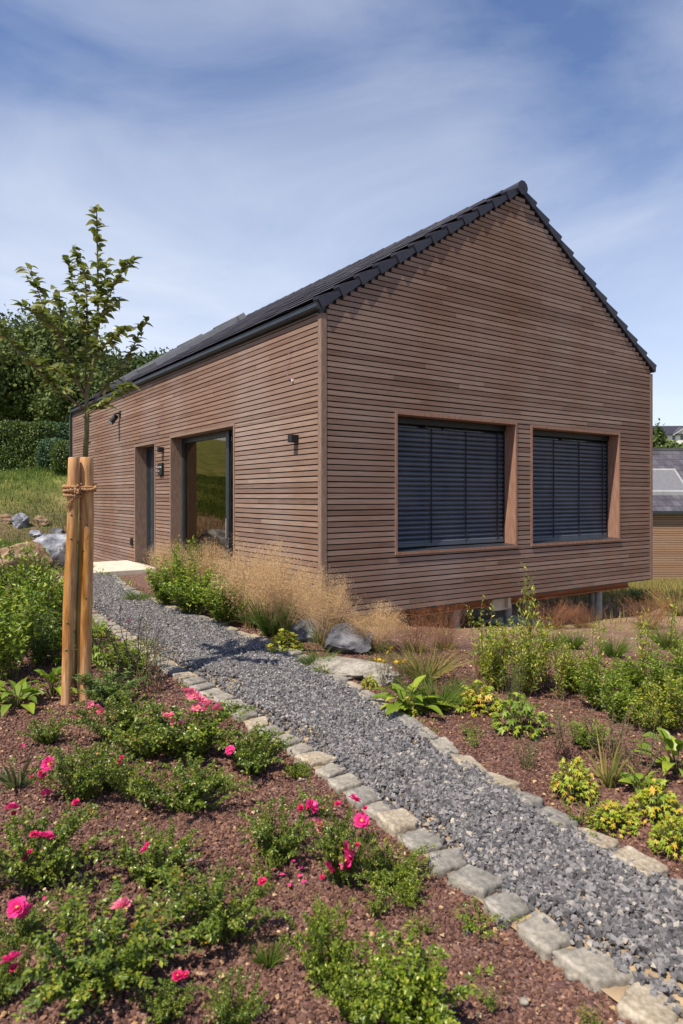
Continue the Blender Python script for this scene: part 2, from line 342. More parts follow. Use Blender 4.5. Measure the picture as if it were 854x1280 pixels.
def chips(X, Y, Z, size, flat, seed, k8=True):
    """angular stones: jittered cuboids, random turn"""
    r = np.random.default_rng(seed); n = len(X)
    c = np.array([(x, y, z) for z in (-1, 1) for y in (-1, 1) for x in (-1, 1)], float)*.5
    V = c[None]+r.normal(0, .13, (n, 8, 3))
    top = r.uniform(.45, 1, (n, 1)); V[:, 4:, :2] *= top[:, :, None]
    V *= (size*r.uniform(.55, 1.35, n))[:, None, None]*np.stack([np.ones(n), r.uniform(.5, .95, n), r.uniform(flat*.7, flat*1.3, n)], -1)[:, None, :]
    ang = r.uniform(0, 2*PI, n); tx = r.normal(0, .38, n); ty = r.normal(0, .38, n)
    def rot(V, a, i, j):
        ca, sa = np.cos(a)[:, None], np.sin(a)[:, None]; p = V[:, :, i]*ca-V[:, :, j]*sa; q = V[:, :, i]*sa+V[:, :, j]*ca; V[:, :, i] = p; V[:, :, j] = q
    rot(V, tx, 1, 2); rot(V, ty, 0, 2); rot(V, ang, 0, 1)
    V += np.stack([X, Y, Z], -1)[:, None, :]
    f = np.array([[0, 2, 3, 1], [4, 5, 7, 6], [0, 1, 5, 4], [2, 6, 7, 3], [0, 4, 6, 2], [1, 3, 7, 5]])
    return V.reshape(-1, 3), (f[None]+(np.arange(n)*8)[:, None, None]).reshape(-1, 4)
def build_gravel():
    n = 92000; t = R.random(n)**.93; w = R.random(n)
    w = w+.03*np.sin(t*40)
    i = np.clip((t*399).astype(int), 0, 398)
    L_ = LC[i]*(1-(t*399-i))[:, None]+LC[i+1]*(t*399-i)[:, None]; R_ = RC[i]*(1-(t*399-i))[:, None]+RC[i+1]*(t*399-i)[:, None]
    P = L_*(1-w)[:, None]+R_*w[:, None]
    thin = (w < .25+.07*np.sin(t*55)) & (R.random(n) < .72) | (w > .95) & (R.random(n) < .4)
    bare = (np.sin(P[:, 0]*5.1+2*np.sin(P[:, 1]*3.3))*np.sin(P[:, 1]*6.7+1) > .80) & (R.random(n) < .55)
    k = ~thin & ~bare & (w > .125) & (w < .945); P = P[k]; n = len(P)
    Z = ground(P[:, 0], P[:, 1])+.018+R.random(n)*.024
    m = MB(); V, Fa = chips(P[:, 0], P[:, 1], Z, .0205, .62, 3); m.add(V, Fa)
    k2 = R.random(len(P)) < .22; V, Fa = chips(P[k2, 0]+.01, P[k2, 1], ground(P[k2, 0], P[k2, 1])+.040, .011, .7, 8); m.add(V, Fa)
    # a few strays on the bed beside the edging
    n = 160; j = R.integers(0, 398, n); side = R.random(n) < .7; off = np.abs(R.normal(0, .18, n))+.05
    A = np.where(side[:, None], LC[j], RC[j]); Bp = np.where(side[:, None], RC[j], LC[j]); d = A-Bp; d /= np.linalg.norm(d, axis=1)[:, None]
    Q = A+d*off[:, None]; V, Fa = chips(Q[:, 0], Q[:, 1], ground(Q[:, 0], Q[:, 1])+.006, .016, .55, 5); m.add(V, Fa)
    tag(m.build('gravel', M['gravel']), 'blue grey crushed basalt gravel covering the garden path', 'gravel', kind='stuff')
build_gravel()
def build_mulch():
    m = MB()
    for y0, y1, dens, size in ((1.6, 3.2, 5200, .0125), (3.2, 5.0, 3600, .0135), (5.0, 7.6, 1500, .017), (7.6, 10.5, 380, .024)):
        n = int(dens*(y1*y1-y0*y0)*.56); Y = np.sqrt(R.uniform(y0*y0, y1*y1, n)); X = Y*R.uniform(-.56, .56, n)
        k = ~onpath(X, Y); r, s = house_rs(X, Y); k &= ~((r > -.1) & (s > -.05)); k &= ~((Y > 7.0) & (X > .3)); X = X[k]; Y = Y[k]
        V, Fa = chips(X, Y, ground(X, Y)+R.random(len(X))*.006, size, .75, int(y0*10)); m.add(V, Fa)
    tag(m.build('mulch', M['mulchchip']), 'reddish brown lava mulch covering the planting beds', 'mulch', kind='stuff')
    m = MB(); n = 2300; Y = np.sqrt(R.uniform(1.7**2, 9.5**2, n)); X = Y*R.uniform(-.55, .55, n)
    k = ~onpath(X, Y); r, s = house_rs(X, Y); k &= ~((r > -.1) & (s > -.05)); X = X[k]; Y = Y[k]
    V, Fa = chips(X, Y, ground(X, Y)+.012, .014, .4, 77); m.add(V, Fa)
    tag(m.build('plant_litter', M['debris']), 'scattered tan bits of dry leaf and grit on the mulch', 'litter', kind='stuff')
build_mulch()

# ------------------------------------------------------------------ stones
def blockmesh(lx, ly, lz, seed, nx=14, p=4.5, amp=.05):
    from mathutils import noise as mn
    bm = bmesh.new(); bmesh.ops.create_cube(bm, size=2); bmesh.ops.subdivide_edges(bm, edges=bm.edges[:], cuts=nx-1, use_grid_fill=True)
    r = np.random.default_rng(seed); ph = r.uniform(0, 6, 9); sk = r.normal(0, .10, 4); cc = r.uniform(.86, 1.06, 4)
    V = np.array([v.co[:] for v in bm.verts]); nn = (np.abs(V)**p).sum(1)**(1/p); V = V/nn[:, None]
    q = amp*(np.sin(V[:, 0]*3+ph[0])*np.sin(V[:, 1]*3.4+ph[1])+.6*np.sin(V[:, 0]*7+ph[2]+V[:, 2]*4)*np.sin(V[:, 1]*8+ph[3])+.35*np.sin(V[:, 1]*15+ph[4])*np.sin(V[:, 0]*14+V[:, 2]*9+ph[5]))
    q = q*.7+.055*np.array([mn.fractal(Vector(c)*3.2+Vector((seed*3.3, 0, 0)), .7, 2.2, 6) for c in V])
    V *= (1+q)[:, None]
    a = (V[:, 0] > 0)*2+(V[:, 1] > 0); V[:, :2] *= cc[a.astype(int)][:, None]**.6
    V[:, 0] += sk[0]*V[:, 1]; V[:, 1] += sk[1]*V[:, 0]; V[:, 2] += .25*sk[2]*V[:, 0]
    for v, c in zip(bm.verts, V): v.co = Vector((c[0]*lx/2, c[1]*ly/2, c[2]*lz/2))
    m = MB(); m.bm(bm); return m
def boulder(name, px, py, w, d, h, mat, label, rot=0, seed=1, cat='boulder', group=None, sink=.25, cuts=12):
    x, y, z = hit(px, py)
    bm = bmesh.new(); bmesh.ops.create_icosphere(bm, subdivisions=5, radius=1)
    r = np.random.default_rng(seed); V = np.array([v.co[:] for v in bm.verts])
    for _ in range(cuts):
        nrm = r.normal(0, 1, 3); nrm /= np.linalg.norm(nrm); dd = r.uniform(.55, .85)
        k = V@nrm-dd; V -= np.where(k > 0, k, 0)[:, None]*nrm*.92
    ph = r.uniform(0, 6, 6)
    V *= (1+.03*np.sin(V[:, 0]*6+ph[0]+2*V[:, 2])*np.sin(V[:, 1]*7+ph[1])+.018*np.sin(V[:, 0]*15+ph[2])*np.sin(V[:, 2]*17+V[:, 1]*9+ph[3])+.010*np.sin(V[:, 1]*33+ph[4])*np.sin(V[:, 2]*37+V[:, 0]*25))[:, None]
    from mathutils import noise as mn
    fb = np.array([mn.fractal(Vector(c)*2.2+Vector((seed*7.1, 0, 0)), .8, 2.1, 6) for c in V]); V *= (1+.085*fb)[:, None]
    V *= np.array([w/2, d/2, h/2])/.8
    for v, c in zip(bm.verts, V): v.co = Vector(c)
    m = MB(); m.bm(bm)
    o = m.build(name, mat, loc=(x, y+d*.3, z+h/2-h*sink), smooth=True, rotz=rot)
    tag(o, label, cat, group)
    return o

ORD = ['first', 'second', 'third', 'fourth', 'fifth', 'sixth', 'seventh', 'eighth', 'ninth', 'tenth', 'eleventh', 'twelfth', 'thirteenth', 'fourteenth', 'fifteenth', 'sixteenth', 'seventeenth', 'eighteenth', 'nineteenth', 'twentieth']
def edging():
    for side, Cv, Oc, ln, wd in (('left', LC, RC, LLEN, .165), ('right', RC, LC, RLEN, .125)):
        seg = np.linalg.norm(np.diff(Cv, axis=0), axis=1); d = np.concatenate([[0], np.cumsum(seg)])
        t = .02; i = 0; far = 0
        while t < min(ln, 11.5):
            if i > 44: break
            l = random.uniform(.135, .20) if side == 'left' else random.uniform(.19, .27)
            tm = t+l/2; p = np.array([np.interp(tm, d, Cv[:, 0]), np.interp(tm, d, Cv[:, 1])])
            q = np.array([np.interp(tm+.1, d, Cv[:, 0]), np.interp(tm+.1, d, Cv[:, 1])]); T = (q-p)/np.linalg.norm(q-p)
            oc = Oc[np.argmin(((Oc-p)**2).sum(1))]; inw = (oc-p)/np.linalg.norm(oc-p)
            c = p+inw*(wd*.36)
            u = 427+F*c[0]/c[1]; v = 620+F*1.6/c[1]
            t += l+random.uniform(.012, .04)
            if u > 900 or v > 1330: continue
            m = blockmesh(l, wd*random.uniform(.88, 1.1), .11, 100*i+(7 if side == 'left' else 3), p=random.uniform(7, 13), amp=.022)
            o = m.build('edging_stone', M[random.choice(['cobble', 'cobble2', 'cobble3'])], loc=(c[0], c[1], g1(*c)+(-.014 if side == 'left' else -.010)+random.uniform(-.008, .008)), smooth=True)
            o.rotation_euler = (random.gauss(0, .04), random.gauss(0, .04), math.atan2(T[1], T[0])+random.gauss(0, .10))
            look = 'warm grey' if side == 'left' else 'pale beige'
            if i < 20:
                lab = f'{look} edging stone, {ORD[i]} from the bottom in the row {side} of the path'
                tag(o, lab, 'edging stone', f'edging stones along the {side} side of the path')
            else:
                tag(o, f'small flush edging stone far along the row {side} of the path', 'edging stone', f'far edging stones along the {side} side of the path')
            i += 1
edging()

# ------------------------------------------------------------------ the house
W = 6.89; LN = 12.05; ZE = 3.76; TAN = .645; ZB = .146
house = empty('timber_house', (C0[0], C0[1], 0), HANG)
tag(house, 'brown timber clad gabled house with dark tiled roof at the end of the path', 'house')
def part(name, mb, mat, par=None, **k): return mb.build(name, mat, par or house, **k)
PITCH = .068; BH = .0530
def roofz(r): return ZE+TAN*min(r, W-r)
def clad(face, name, u0, u1, z0, z1, holes, gable=False):
    m = MB(); z = z0; row = 0
    while z < z1-.02:
        zt = min(z+BH, z1); a, b = u0, u1
        if gable and zt > ZE+.065:
            e = (zt-ZE-.065)/TAN; a, b = max(u0, e), min(u1, W-e)
        cuts = sorted({z, zt}|{q for h in holes for q in h[2:] if z < q < zt})
        jit = random.gauss(0, .0008)
        for zl, zh in zip(cuts[:-1], cuts[1:]):
            if b-a < .05 or zh-zl < .006: continue
            iv = [(a, b)]
            for (h0, h1, hz0, hz1) in holes:
                if zh > hz0+.001 and zl < hz1-.001:
                    nv = []
                    for p, q in iv:
                        if h0 > p: nv.append((p, min(q, h0)))
                        if h1 < q: nv.append((max(p, h1), q))
                    iv = [(p, q) for p, q in nv if q-p > .005]
            for p, q in iv:
                x = p
                while x < q-1e-4:
                    l = random.uniform(.9, 3.8); e = min(q, x+l)
                    if q-e < .3: e = q
                    pr = .034+random.gauss(0, .0004); g = .0012; lo, hi = zl+jit, zh+jit
                    if face == 'left': m.box(-pr, 0, x+g, e-g, lo, hi)
                    elif face == 'gable': m.box(x+g, e-g, -pr, 0, lo, hi)
                    elif face == 'right': m.box(W, W+pr, x+g, e-g, lo, hi)
                    else: m.box(x+g, e-g, LN, LN+pr, lo, hi)
                    x = e
        z += PITCH; row += 1
    return part(name, m, M['clad'])
D1 = (5.65, 6.86, .27, 2.62); D2 = (2.28, 4.88, .27, 2.66)
W1 = (1.08, 3.37, .855, 2.675); W2 = (3.68, 5.94, .855, 2.655)
clad('left', 'cladding', .046, LN-.046, -.06, ZE+.03, [D1, D2])
clad('gable', 'gable_cladding', .046, W-.046, ZB, 6.1, [W1, W2], gable=True)
clad('right', 'cladding', .046, LN-.046, ZB, ZE, [])
clad('rear', 'gable_cladding', .046, W-.046, ZB, 6.1, [], gable=True)
# corner posts
for (x0, x1, y0, y1, zb) in ((-.038, .042, -.038, .042, ZB-.01), (W-.042, W+.038, -.038, .042, ZB-.01), (-.038, .042, LN-.042, LN+.038, ZB-.3), (W-.042, W+.038, LN-.042, LN+.038, ZB)):
    m = MB(); m.boxc(x0, x1, y0, y1, zb, ZE-.01 if y0 < 1 else ZE, .004); part('corner_post', m, M['trim'])
# dark shell behind the slats, with openings left out
def shell(face, holes, gable):
    m = MB(); U = W if face in ('gable', 'rear') else LN; t = .16
    zs = sorted({ZB+.002, ZE}|{h[2] for h in holes}|{h[3] for h in holes})
    def bx(a, b, z0, z1):
        if face == 'left': m.box(.002, t, a, b, z0, z1)
        elif face == 'right': m.box(W-t, W-.002, a, b, z0, z1)
        elif face == 'gable': m.box(a, b, .002, t, z0, z1)
        else: m.box(a, b, LN-t, LN-.002, z0, z1)
    lo = .003 if face in ('left', 'right') else t+.002
    for z0, z1 in zip(zs[:-1], zs[1:]):
        a = lo
        for h in sorted(h for h in holes if h[2] <= z0 and h[3] >= z1): bx(a, h[0], z0, z1); a = h[1]
        bx(a, U-lo, z0, z1)
    if gable:
        y0, y1 = (.002, t) if face == 'gable' else (LN-t, LN-.002)
        m.prism([(t+.002, ZE+.002), (W/2, ZE+TAN*(W/2-t)), (W-t-.002, ZE+.002)], 1, y0, y1)
        m.prism([(.02, ZE-.002+.004), (t+.002, ZE+.004), (t+.002, ZE+.09)], 1, y0, y1)
    return m
for f_, h_, g_ in (('left', [D1, D2], 0), ('right', [], 0), ('gable', [W1, W2], 1), ('rear', [], 1)):
    part('wall', shell(f_, h_, g_), M['membrane'])
m = MB(); m.box(.01, .16, .05, LN-.05, -.10, ZB); part('plinth', m, M['membrane'])
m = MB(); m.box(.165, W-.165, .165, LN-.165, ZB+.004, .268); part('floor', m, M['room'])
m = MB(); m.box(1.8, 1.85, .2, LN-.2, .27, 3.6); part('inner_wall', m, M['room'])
m = MB(); m.box(-.015, W+.01, -.014, LN, ZB-.022, ZB-.003); m.V[0][:, 2] += 0; part('drip_edge', m, M['anth'])
# substructure: beams and posts
m = MB(); m.box(.18, 3.12, .30, .42, -.03, ZB-.024); m.box(.18, 3.12, .26, .30, -.03, -.008); m.box(.18, 3.12, .26, .30, ZB-.042, ZB-.024)
part('floor_beam', m, M['steel'])
m = MB(); m.box(3.50, W-.18, .30, .42, -.03, ZB-.024); m.box(3.50, W-.18, .26, .30, -.03, -.008); m.box(3.50, W-.18, .26, .30, ZB-.042, ZB-.024)
part('floor_beam', m, M['steel'])
m = MB(); m.boxc(3.13, 3.49, .22, .44, -.10, ZB-.026, .008); m.boxc(3.40, 3.47, .16, .218, -.07, ZB-.05, .004); part('bearing_block', m, M['concrete'])
for y in (4.2, 8.1, 11.6):
    m = MB(); m.box(.18, W-.18, y, y+.12, -.03, ZB-.024); part('floor_beam', m, M['steel'])
for (x, y) in ((2.50, .36), (2.78, .62), (3.62, .36), (5.92, .36), (6.12, .62), (1.2, 4.25), (3.4, 4.25), (6.3, 4.25), (1.2, 8.15), (6.3, 8.15), (6.3, 11.65), (.7, .36)):
    m = MB(); X, Y = C0+dR*x+dL*y; zg = g1(X, Y)-.15
    a = np.arange(20)*2*PI/20
    m.tube([(x, y, zg), (x, y, -.034)], .062, 20); m.box(x-.08, x+.08, y-.08, y+.08, -.044, -.0305)
    part('foundation_post', m, M['galv'])
# gable windows
def gable_window(h, name):
    u0, u1, z0, z1 = h; dp = .27
    wm = MB(); th = .034; pr = -.042
    wm.box(u0-.004, u0+th, pr, dp, z0+th, z1-th); wm.box(u1-th, u1+.004, pr, dp, z0+th, z1-th)
    wm.box(u0-.004, u1+.004, pr, dp, z1-th, z1+.004)
    wm.box(u0-.004, u1+.004, pr-.010, dp, z0-.004, z0+th)
    w = part('window', wm, M['lining'])
    s = MB(); s.prism([(pr-.006, z0+th+.003), (dp-.01, z0+th+.022), (dp-.01, z0+th+.003)], 0, u0+th+.003, u1-th-.003); s.build('window_sill', M['anth'], w)
    s = MB(); a, b, c, d = u0+th+.002, u1-th-.002, z0+th+.004, z1-th-.002
    s.box(a, a+.06, dp-.02, dp+.05, c, d); s.box(b-.06, b, dp-.02, dp+.05, c, d); s.box(a+.061, b-.061, dp-.02, dp+.05, d-.06, d); s.box(a+.061, b-.061, dp-.02, dp+.05, c, c+.06)
    s.box((a+b)/2-.04, (a+b)/2+.04, dp-.015, dp+.05, c+.061, d-.061); s.build('window_frame', M['anth'], w)
    s = MB(); s.box(a+.05, b-.05, dp+.012, dp+.03, c+.05, d-.05); s.build('pane', M['window'], w)
    # blind: head box, curved slats, bottom rail, rails and cords
    s = MB(); z = d-.13; yb = dp-.075
    k = 0
    while z > c+.075:
        j = random.gauss(0, .0022); prof = []
        for t in np.linspace(0, 1, 6):
            yy = yb+.012-.012*t-.026*math.sin(PI*t)+j; zz = z-.059*t+.008
            prof.append((yy, zz))
        full = prof+[(p+.0016, q-.0016) for p, q in prof[::-1]]
        s.prism(full, 0, a+.024, b-.024); z -= .0655; k += 1
    s.prism([(yb-.03, z+.03), (yb+.03, z+.03), (yb+.03, z-.012), (yb-.03, z-.012)], 0, a+.024, b-.024)
    bo = s.build('venetian_blind', M['blind'], w)
    s = MB(); s.box(a+.004, b-.004, yb-.055, yb+.06, d-.085, d-.002); s.build('blind_box', M['black'], bo)  # black colour stands in for the shadow below the window head
    for p0, p1 in ((a+.001, a+.02), (b-.02, b-.001)):
        s = MB(); s.box(p0, p1, yb-.03, yb+.03, c+.02, d-.086); s.build('guide_rail', M['black'], bo)
    s = MB()
    for t in (.07, .345, .64, .93):
        x = a+(b-a)*t; s.box(x-.006, x+.006, yb-.030, yb-.024, z, d-.09)
        zz = d-.16
        while zz > c+.1: s.box(x-.014, x+.014, yb-.032, yb-.022, zz, zz+.008); zz -= .0655
    s.build('ladder_cord', M['cord'], bo)
gable_window(W1, 'a'); gable_window(W2, 'b')
# door linings
def lining(h, name, dp=.23):
    s0, s1, z0, z1 = h; th = .036; m = MB(); pr = -.044
    m.box(pr, dp, s0-.003, s0+th, z0, z1-th); m.box(pr, dp, s1-th, s1+.003, z0, z1-th); m.box(pr, dp, s0-.003, s1+.003, z1-th, z1+.004)
    m.box(pr, dp, s0+th, s1-th, z0-.03, z0-.002)
    return part(name, m, M['trim'])
sd = lining(D2, 'sliding_door')
a, b, c, d = D2[0]+.037, D2[1]-.037, D2[2]+.001, D2[3]-.037
m = MB(); m.box(.165, .26, b-.075, b-.001, c, d); m.box(.165, .26, a, a+.07, c, d); m.box(.165, .26, a+.071, b-.076, d-.09, d); m.box(.165, .26, a+.071, b-.076, c, c+.06)
m.build('door_frame', M['anth'], sd)
m = MB(); mu = 2.98
m.box(.175, .235, mu-.055, mu+.055, c+.062, d-.092); m.box(.13, .172, mu-.15, mu-.06, c+.01, d-.02); m.build('sash', M['anth'], sd)
m = MB(); m.box(.10, .125, mu-.112, mu-.096, .95, 1.25); m.box(.125, .13, mu-.11, mu-.098, 1.0, 1.2); m.build('door_handle', M['grey'], sd)
m = MB(); m.box(.20, .212, mu+.056, b-.077, c+.062, d-.092); m.build('pane', M['glass'], sd)
m = MB(); m.box(.20, .212, a+.072, mu-.056, c+.062, d-.092); m.build('pane', M['glass'], sd)
def curtain(y0, y1, par):
    m = MB(); n = 90; V = []
    for i in range(n):
        t = i/(n-1); x = .40+.035*math.sin(t*(y1-y0)*62)+.01*math.sin(t*19)
        V += [(x, y0+(y1-y0)*t, .29), (x+.01*math.sin(t*9), y0+(y1-y0)*t, 2.6)]
    m.add(V, np.array([[2*i, 2*i+2, 2*i+3, 2*i+1] for i in range(n-1)])); m.build('curtain', M['curtain'], par, smooth=True)
curtain(4.35, 4.95, sd); curtain(2.2, 2.75, sd)
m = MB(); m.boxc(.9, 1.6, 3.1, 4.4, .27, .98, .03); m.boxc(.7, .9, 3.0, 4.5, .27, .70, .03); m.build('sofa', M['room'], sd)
ed = lining(D1, 'entrance_door')
a, b = D1[0]+.037, D1[1]-.037
m = MB(); m.box(.19, .26, b-.07, b-.001, c, 2.583); m.box(.19, .26, a, a+.07, c, 2.583); m.box(.19, .26, a+.071, b-.071, 2.51, 2.583); m.build('door_frame', M['anth'], ed)
m = MB(); m.boxc(.20, .25, a+.072, b-.33, c+.01, 2.507, .003); m.boxc(.20, .25, b-.15, b-.072, c+.01, 2.507, .003); m.build('door_leaf', M['anth'], ed)
m = MB(); m.box(.215, .225, b-.329, b-.151, c+.012, 2.505); m.build('pane', M['window'], ed)
m = MB(); m.tube([(.15, a+.14, .9), (.15, a+.14, 1.7)], .014, 10); m.box(.15, .20, a+.132, a+.148, .98, 1.0); m.box(.15, .2, a+.132, a+.148, 1.6, 1.62); m.build('door_handle', M['grey'], ed)
# roof
ZR0 = .14                                       # build-up above the wall top
cosa = 1/math.sqrt(1+TAN*TAN); sina = TAN*cosa
def rp(side, d, s, h):
    """roof point: d = distance up the slope from the eave line, h = height normal to it"""
    r = -.06+d*cosa-h*sina; z = ZE+ZR0-.06*TAN+d*sina+h*cosa
    return (r if side == 'l' else W-r, s, z)
SL = (W/2+.06)/cosa
m = MB()
for side in 'lr':
    P = [rp(side, 0, 0, -.10), rp(side, SL-.02, 0, -.10), rp(side, SL-.02, 0, -.005), rp(side, 0, 0, -.005)]
    m.prism([(p[0], p[2]) for p in P], 1, .004, LN-.004)
roof = part('roof', m, M['anth'])
nc = 12; ex = SL/nc; m = MB()
for side in 'lr':
    for i in range(nc):
        off = .15 if i % 2 else 0; s = .04-off
        while s < LN-.04:
            a0 = max(s, .042); b0 = min(s+.30, LN-.042)
            if b0-a0 > .02:
                j = random.gauss(0, .0015); g = .0022; t0 = i*ex; t1 = min((i+1)*ex+.05, SL-.004)
                V = []
                for ss in (a0+g, b0-g):
                    V += [rp(side, t0, ss, .070+j), rp(side, t0-.003, ss, .077+j), rp(side, t0+.010, ss, .082+j), rp(side, t1, ss, .018+j), rp(side, t1, ss, .004)]
                m.add(V, [np.array([[0, 1, 2, 3, 4], [9, 8, 7, 6, 5]]), np.array([[k_, k_+5, (k_+1) % 5+5, (k_+1) % 5] for k_ in range(5)])])
            s += .30
m.build('roof_tiles', M['tile'], roof)
for side in 'lr':
    for end in (0, 1):
        m = MB()
        for i in range(nc):
            t0 = i*ex-.02; t1 = min((i+1)*ex+.02, SL+.0)
            A = [rp(side, t0, 0, -.070), rp(side, t1, 0, -.046), rp(side, t1, 0, .012), rp(side, t0+.10, 0, .044), rp(side, t0+.01, 0, .062), rp(side, t0, 0, .056)]
            o_ = .012*(i % 2)+.0
            pts = [(p[0], p[2]) for p in A]; n = len(pts)
            ya, yb_ = (-.054, -.072) if end == 0 else (LN+.054, LN+.072)      # thicker at the lower nose of each tile
            yin = .040 if end == 0 else LN-.040
            V = [(p, yin, q) for p, q in pts]+[(p, (ya if j in (1, 2) else yb_)+(.0004*i), q) for j, (p, q) in enumerate(pts)]
            m.add(V, [np.array([list(range(n))]), np.array([list(range(2*n-1, n-1, -1))]), np.array([[k_, k_+n, (k_+1) % n+n, (k_+1) % n] for k_ in range(n)])])
        m.build('verge_tile', M['vtile'], roof)
m = MB()
# ridge caps: half-round pieces and an end disc
m = MB(); zr = ZE+ZR0+TAN*W/2-.015
n_ = 34; lc = (LN+.16)/n_
for i in range(n_):
    y0 = -.08+i*lc; r0, r1 = .098, .088; seg = 12; V = []
    for (yy, rr) in ((y0, r0), (y0+lc+.02, r1)):
        for k in range(seg+1):
            a = -.35+(PI+.7)*k/seg; V.append((W/2+rr*math.cos(a), yy, zr+rr*math.sin(a)))
    m.add(V, np.array([[k, k+1, k+seg+2, k+seg+1] for k in range(seg)]))
for y_ in (-.083, LN+.083):
    m.prism([(W/2+.106*math.cos(a), zr+.106*math.sin(a)) for a in np.linspace(0, 2*PI, 11)[:-1]], 1, y_-.004, y_+.006)
m.tube([(W/2, -.098, zr), (W/2, -.086, zr)], .012, 8)
m.build('ridge_cap', M['vtile'], roof)
# gutters and fascias
for side, sg in (('l', 1), ('r', -1)):
    m = MB(); x0 = 0 if sg == 1 else W
    def X_(v): return x0+sg*v
    zt = ZE+ZR0-.045
    prof = [(X_(-.115), zt), (X_(-.115), zt-.045), (X_(-.10), zt-.070), (X_(-.06), zt-.076), (X_(-.04), zt-.06), (X_(-.04), zt+.005), (X_(-.046), zt+.005), (X_(-.046), zt-.056), (X_(-.063), zt-.069), (X_(-.097), zt-.063), (X_(-.108), zt-.042), (X_(-.108), zt)]
    n = len(prof); V = [(p, y, q) for y in (-.05, LN+.05) for p, q in prof]
    m.add(V, np.array([[i, i+n, (i+1) % n+n, (i+1) % n] for i in range(n)]))
    for y in (-.052, LN+.05): m.prism([(p, q) for p, q in prof[:6]], 1, y, y+.003)
    m.tube([(X_(-.115), -.05, zt+.003), (X_(-.115), LN+.05, zt+.003)], .006, 8)
    m.box(min(X_(-.037), X_(.10)), max(X_(-.037), X_(.10)), .005, LN-.005, ZE+.003, ZE+ZR0-.05)
    m.build('gutter', M['anth'], roof, smooth=False)
m = MB(); m.box(-.10, -.035, LN+.03, LN+.12, .05, ZE-.02); m.box(-.085, -.05, LN+.045, LN+.10, ZE-.02, ZE+.07); part('downpipe', m, M['anth'])
# roof windows with raised grey frames
for (s0, s1, d0, d1) in ((7.5, 8.8, .9, 3.3), (9.75, 11.0, .9, 3.2)):
    m = MB()
    def slab(mm, sa, sb, da, db, ha, hb):
        V = [rp('l', dd, ss, hh) for hh in (ha, hb) for dd in (da, db) for ss in (sa, sb)]
        mm.add(V, [[0, 2, 3, 1], [4, 5, 7, 6], [0, 1, 5, 4], [2, 6, 7, 3], [0, 4, 6, 2], [1, 3, 7, 5]])
    slab(m, s0, s0+.09, d0, d1, .01, .17); slab(m, s1-.09, s1, d0, d1, .01, .17); slab(m, s0+.091, s1-.091, d0, d0+.09, .01, .165); slab(m, s0+.091, s1-.091, d1-.16, d1, .01, .185)
    slab(m, s0-.04, s1+.04, d1-.10, d1+.10, .03, .19)
    w = m.build('roof_window', M['grey'], house)
    m = MB(); slab(m, s0+.091, s1-.091, d0+.091, d1-.161, .11, .13); m.build('pane', M['window'], w)
# fittings on the left wall
def cube_lamp(s, z):
    m = MB(); m.boxc(-.135, -.034, s-.05, s+.05, z-.005, z+.085, .003); m.box(-.034, -.0245, s-.03, s+.03, z+.01, z+.07); m.box(-.12, -.05, s-.035, s+.035, z-.008, z-.0055); part('wall_lamp', m, M['black'])
cube_lamp(.53, 2.27); cube_lamp(5.24, 2.40)
m = MB(); m.boxc(-.075, -.0245, 5.20, 5.42, 1.985, 2.20, .004); sg = part('house_sign', m, M['black'])
m = MB()
for i in range(9):
    a = PI*(i+.5)/9; y = 5.31-.075*math.cos(a)*-1; m.box(-.079, -.0752, y-.004, y+.004, 2.11+.010*math.sin(a), 2.132+.010*math.sin(a))
m.box(-.079, -.0752, 5.33, 5.375, 2.05, 2.062); m.build('lettering', M['white'], sg)
m = MB(); m.tube([(-.025, 7.86, 3.36), (-.13, 7.86, 3.36), (-.15, 7.86, 3.30)], .018, 8); m.tube([(-.10, 7.93, 3.31), (-.24, 7.86, 3.15)], [.055, .06], 12); m.box(-.05, -.0245, 7.80, 7.92, 3.28, 3.42); part('security_camera', m, M['black'])
m = MB(); m.tube([(-.235, 7.863, 3.156), (-.245, 7.858, 3.144)], .045, 12); part('camera_front', m, M['white'])
m = MB(); m.boxc(-.07, -.0245, 6.98, 7.08, .60, .74, .004); part('socket_box', m, M['black'])
def loop(pts, name='loose_cable'):
    m = MB(); P = np.array(pts, float)
    for _ in range(3):
        Q = [P[0]]
        for a_, b_ in zip(P[:-1], P[1:]): Q += [a_*.75+b_*.25, a_*.25+b_*.75]
        Q.append(P[-1]); P = np.array(Q)
    m.tube(P, .0035, 5); part(name, m, M['wire'])
loop([(-.022, .62, 3.43), (-.06, .66, 3.42), (-.10, .72, 3.28), (-.085, .70, 3.12), (-.04, .62, 3.05)])
m = MB(); m.boxc(-.055, -.027, .60, .63, 3.03, 3.06, .002); part('cable_end', m, M['white'])
loop([(-.022, 5.2, 3.18), (-.05, 5.22, 3.16), (-.07, 5.3, 3.0), (-.05, 5.45, 2.88), (-.03, 5.55, 2.86)])

# doorstep slab
m = MB(); m.boxc(-1.35, -.04, 5.42, 7.35, .13, .268, .008)
o = m.build('doorstep', M['concrete'], loc=(C0[0], C0[1], 0), rotz=HANG); tag(o, 'pale concrete doorstep slab in front of the entrance door', 'doorstep')
# stored panels under the house
for i, (x, y, rz, mt, lab) in enumerate(((4.55, .95, .1, 'slabs', 'grey blue panels stacked on the ground under the house'), )):
    m = MB(); X, Y = C0+dR*x+dL*y; zz = g1(X, Y)+.01
    for k in range(3): m.boxc(-.55+.03*k, .5-.02*k, -.4, .35+.04*k, k*.035, k*.035+.03, .003)
    o = m.build('panel_stack', M[mt], loc=(X, Y, zz+.04), rotz=HANG+rz); tag(o, lab, 'panels')

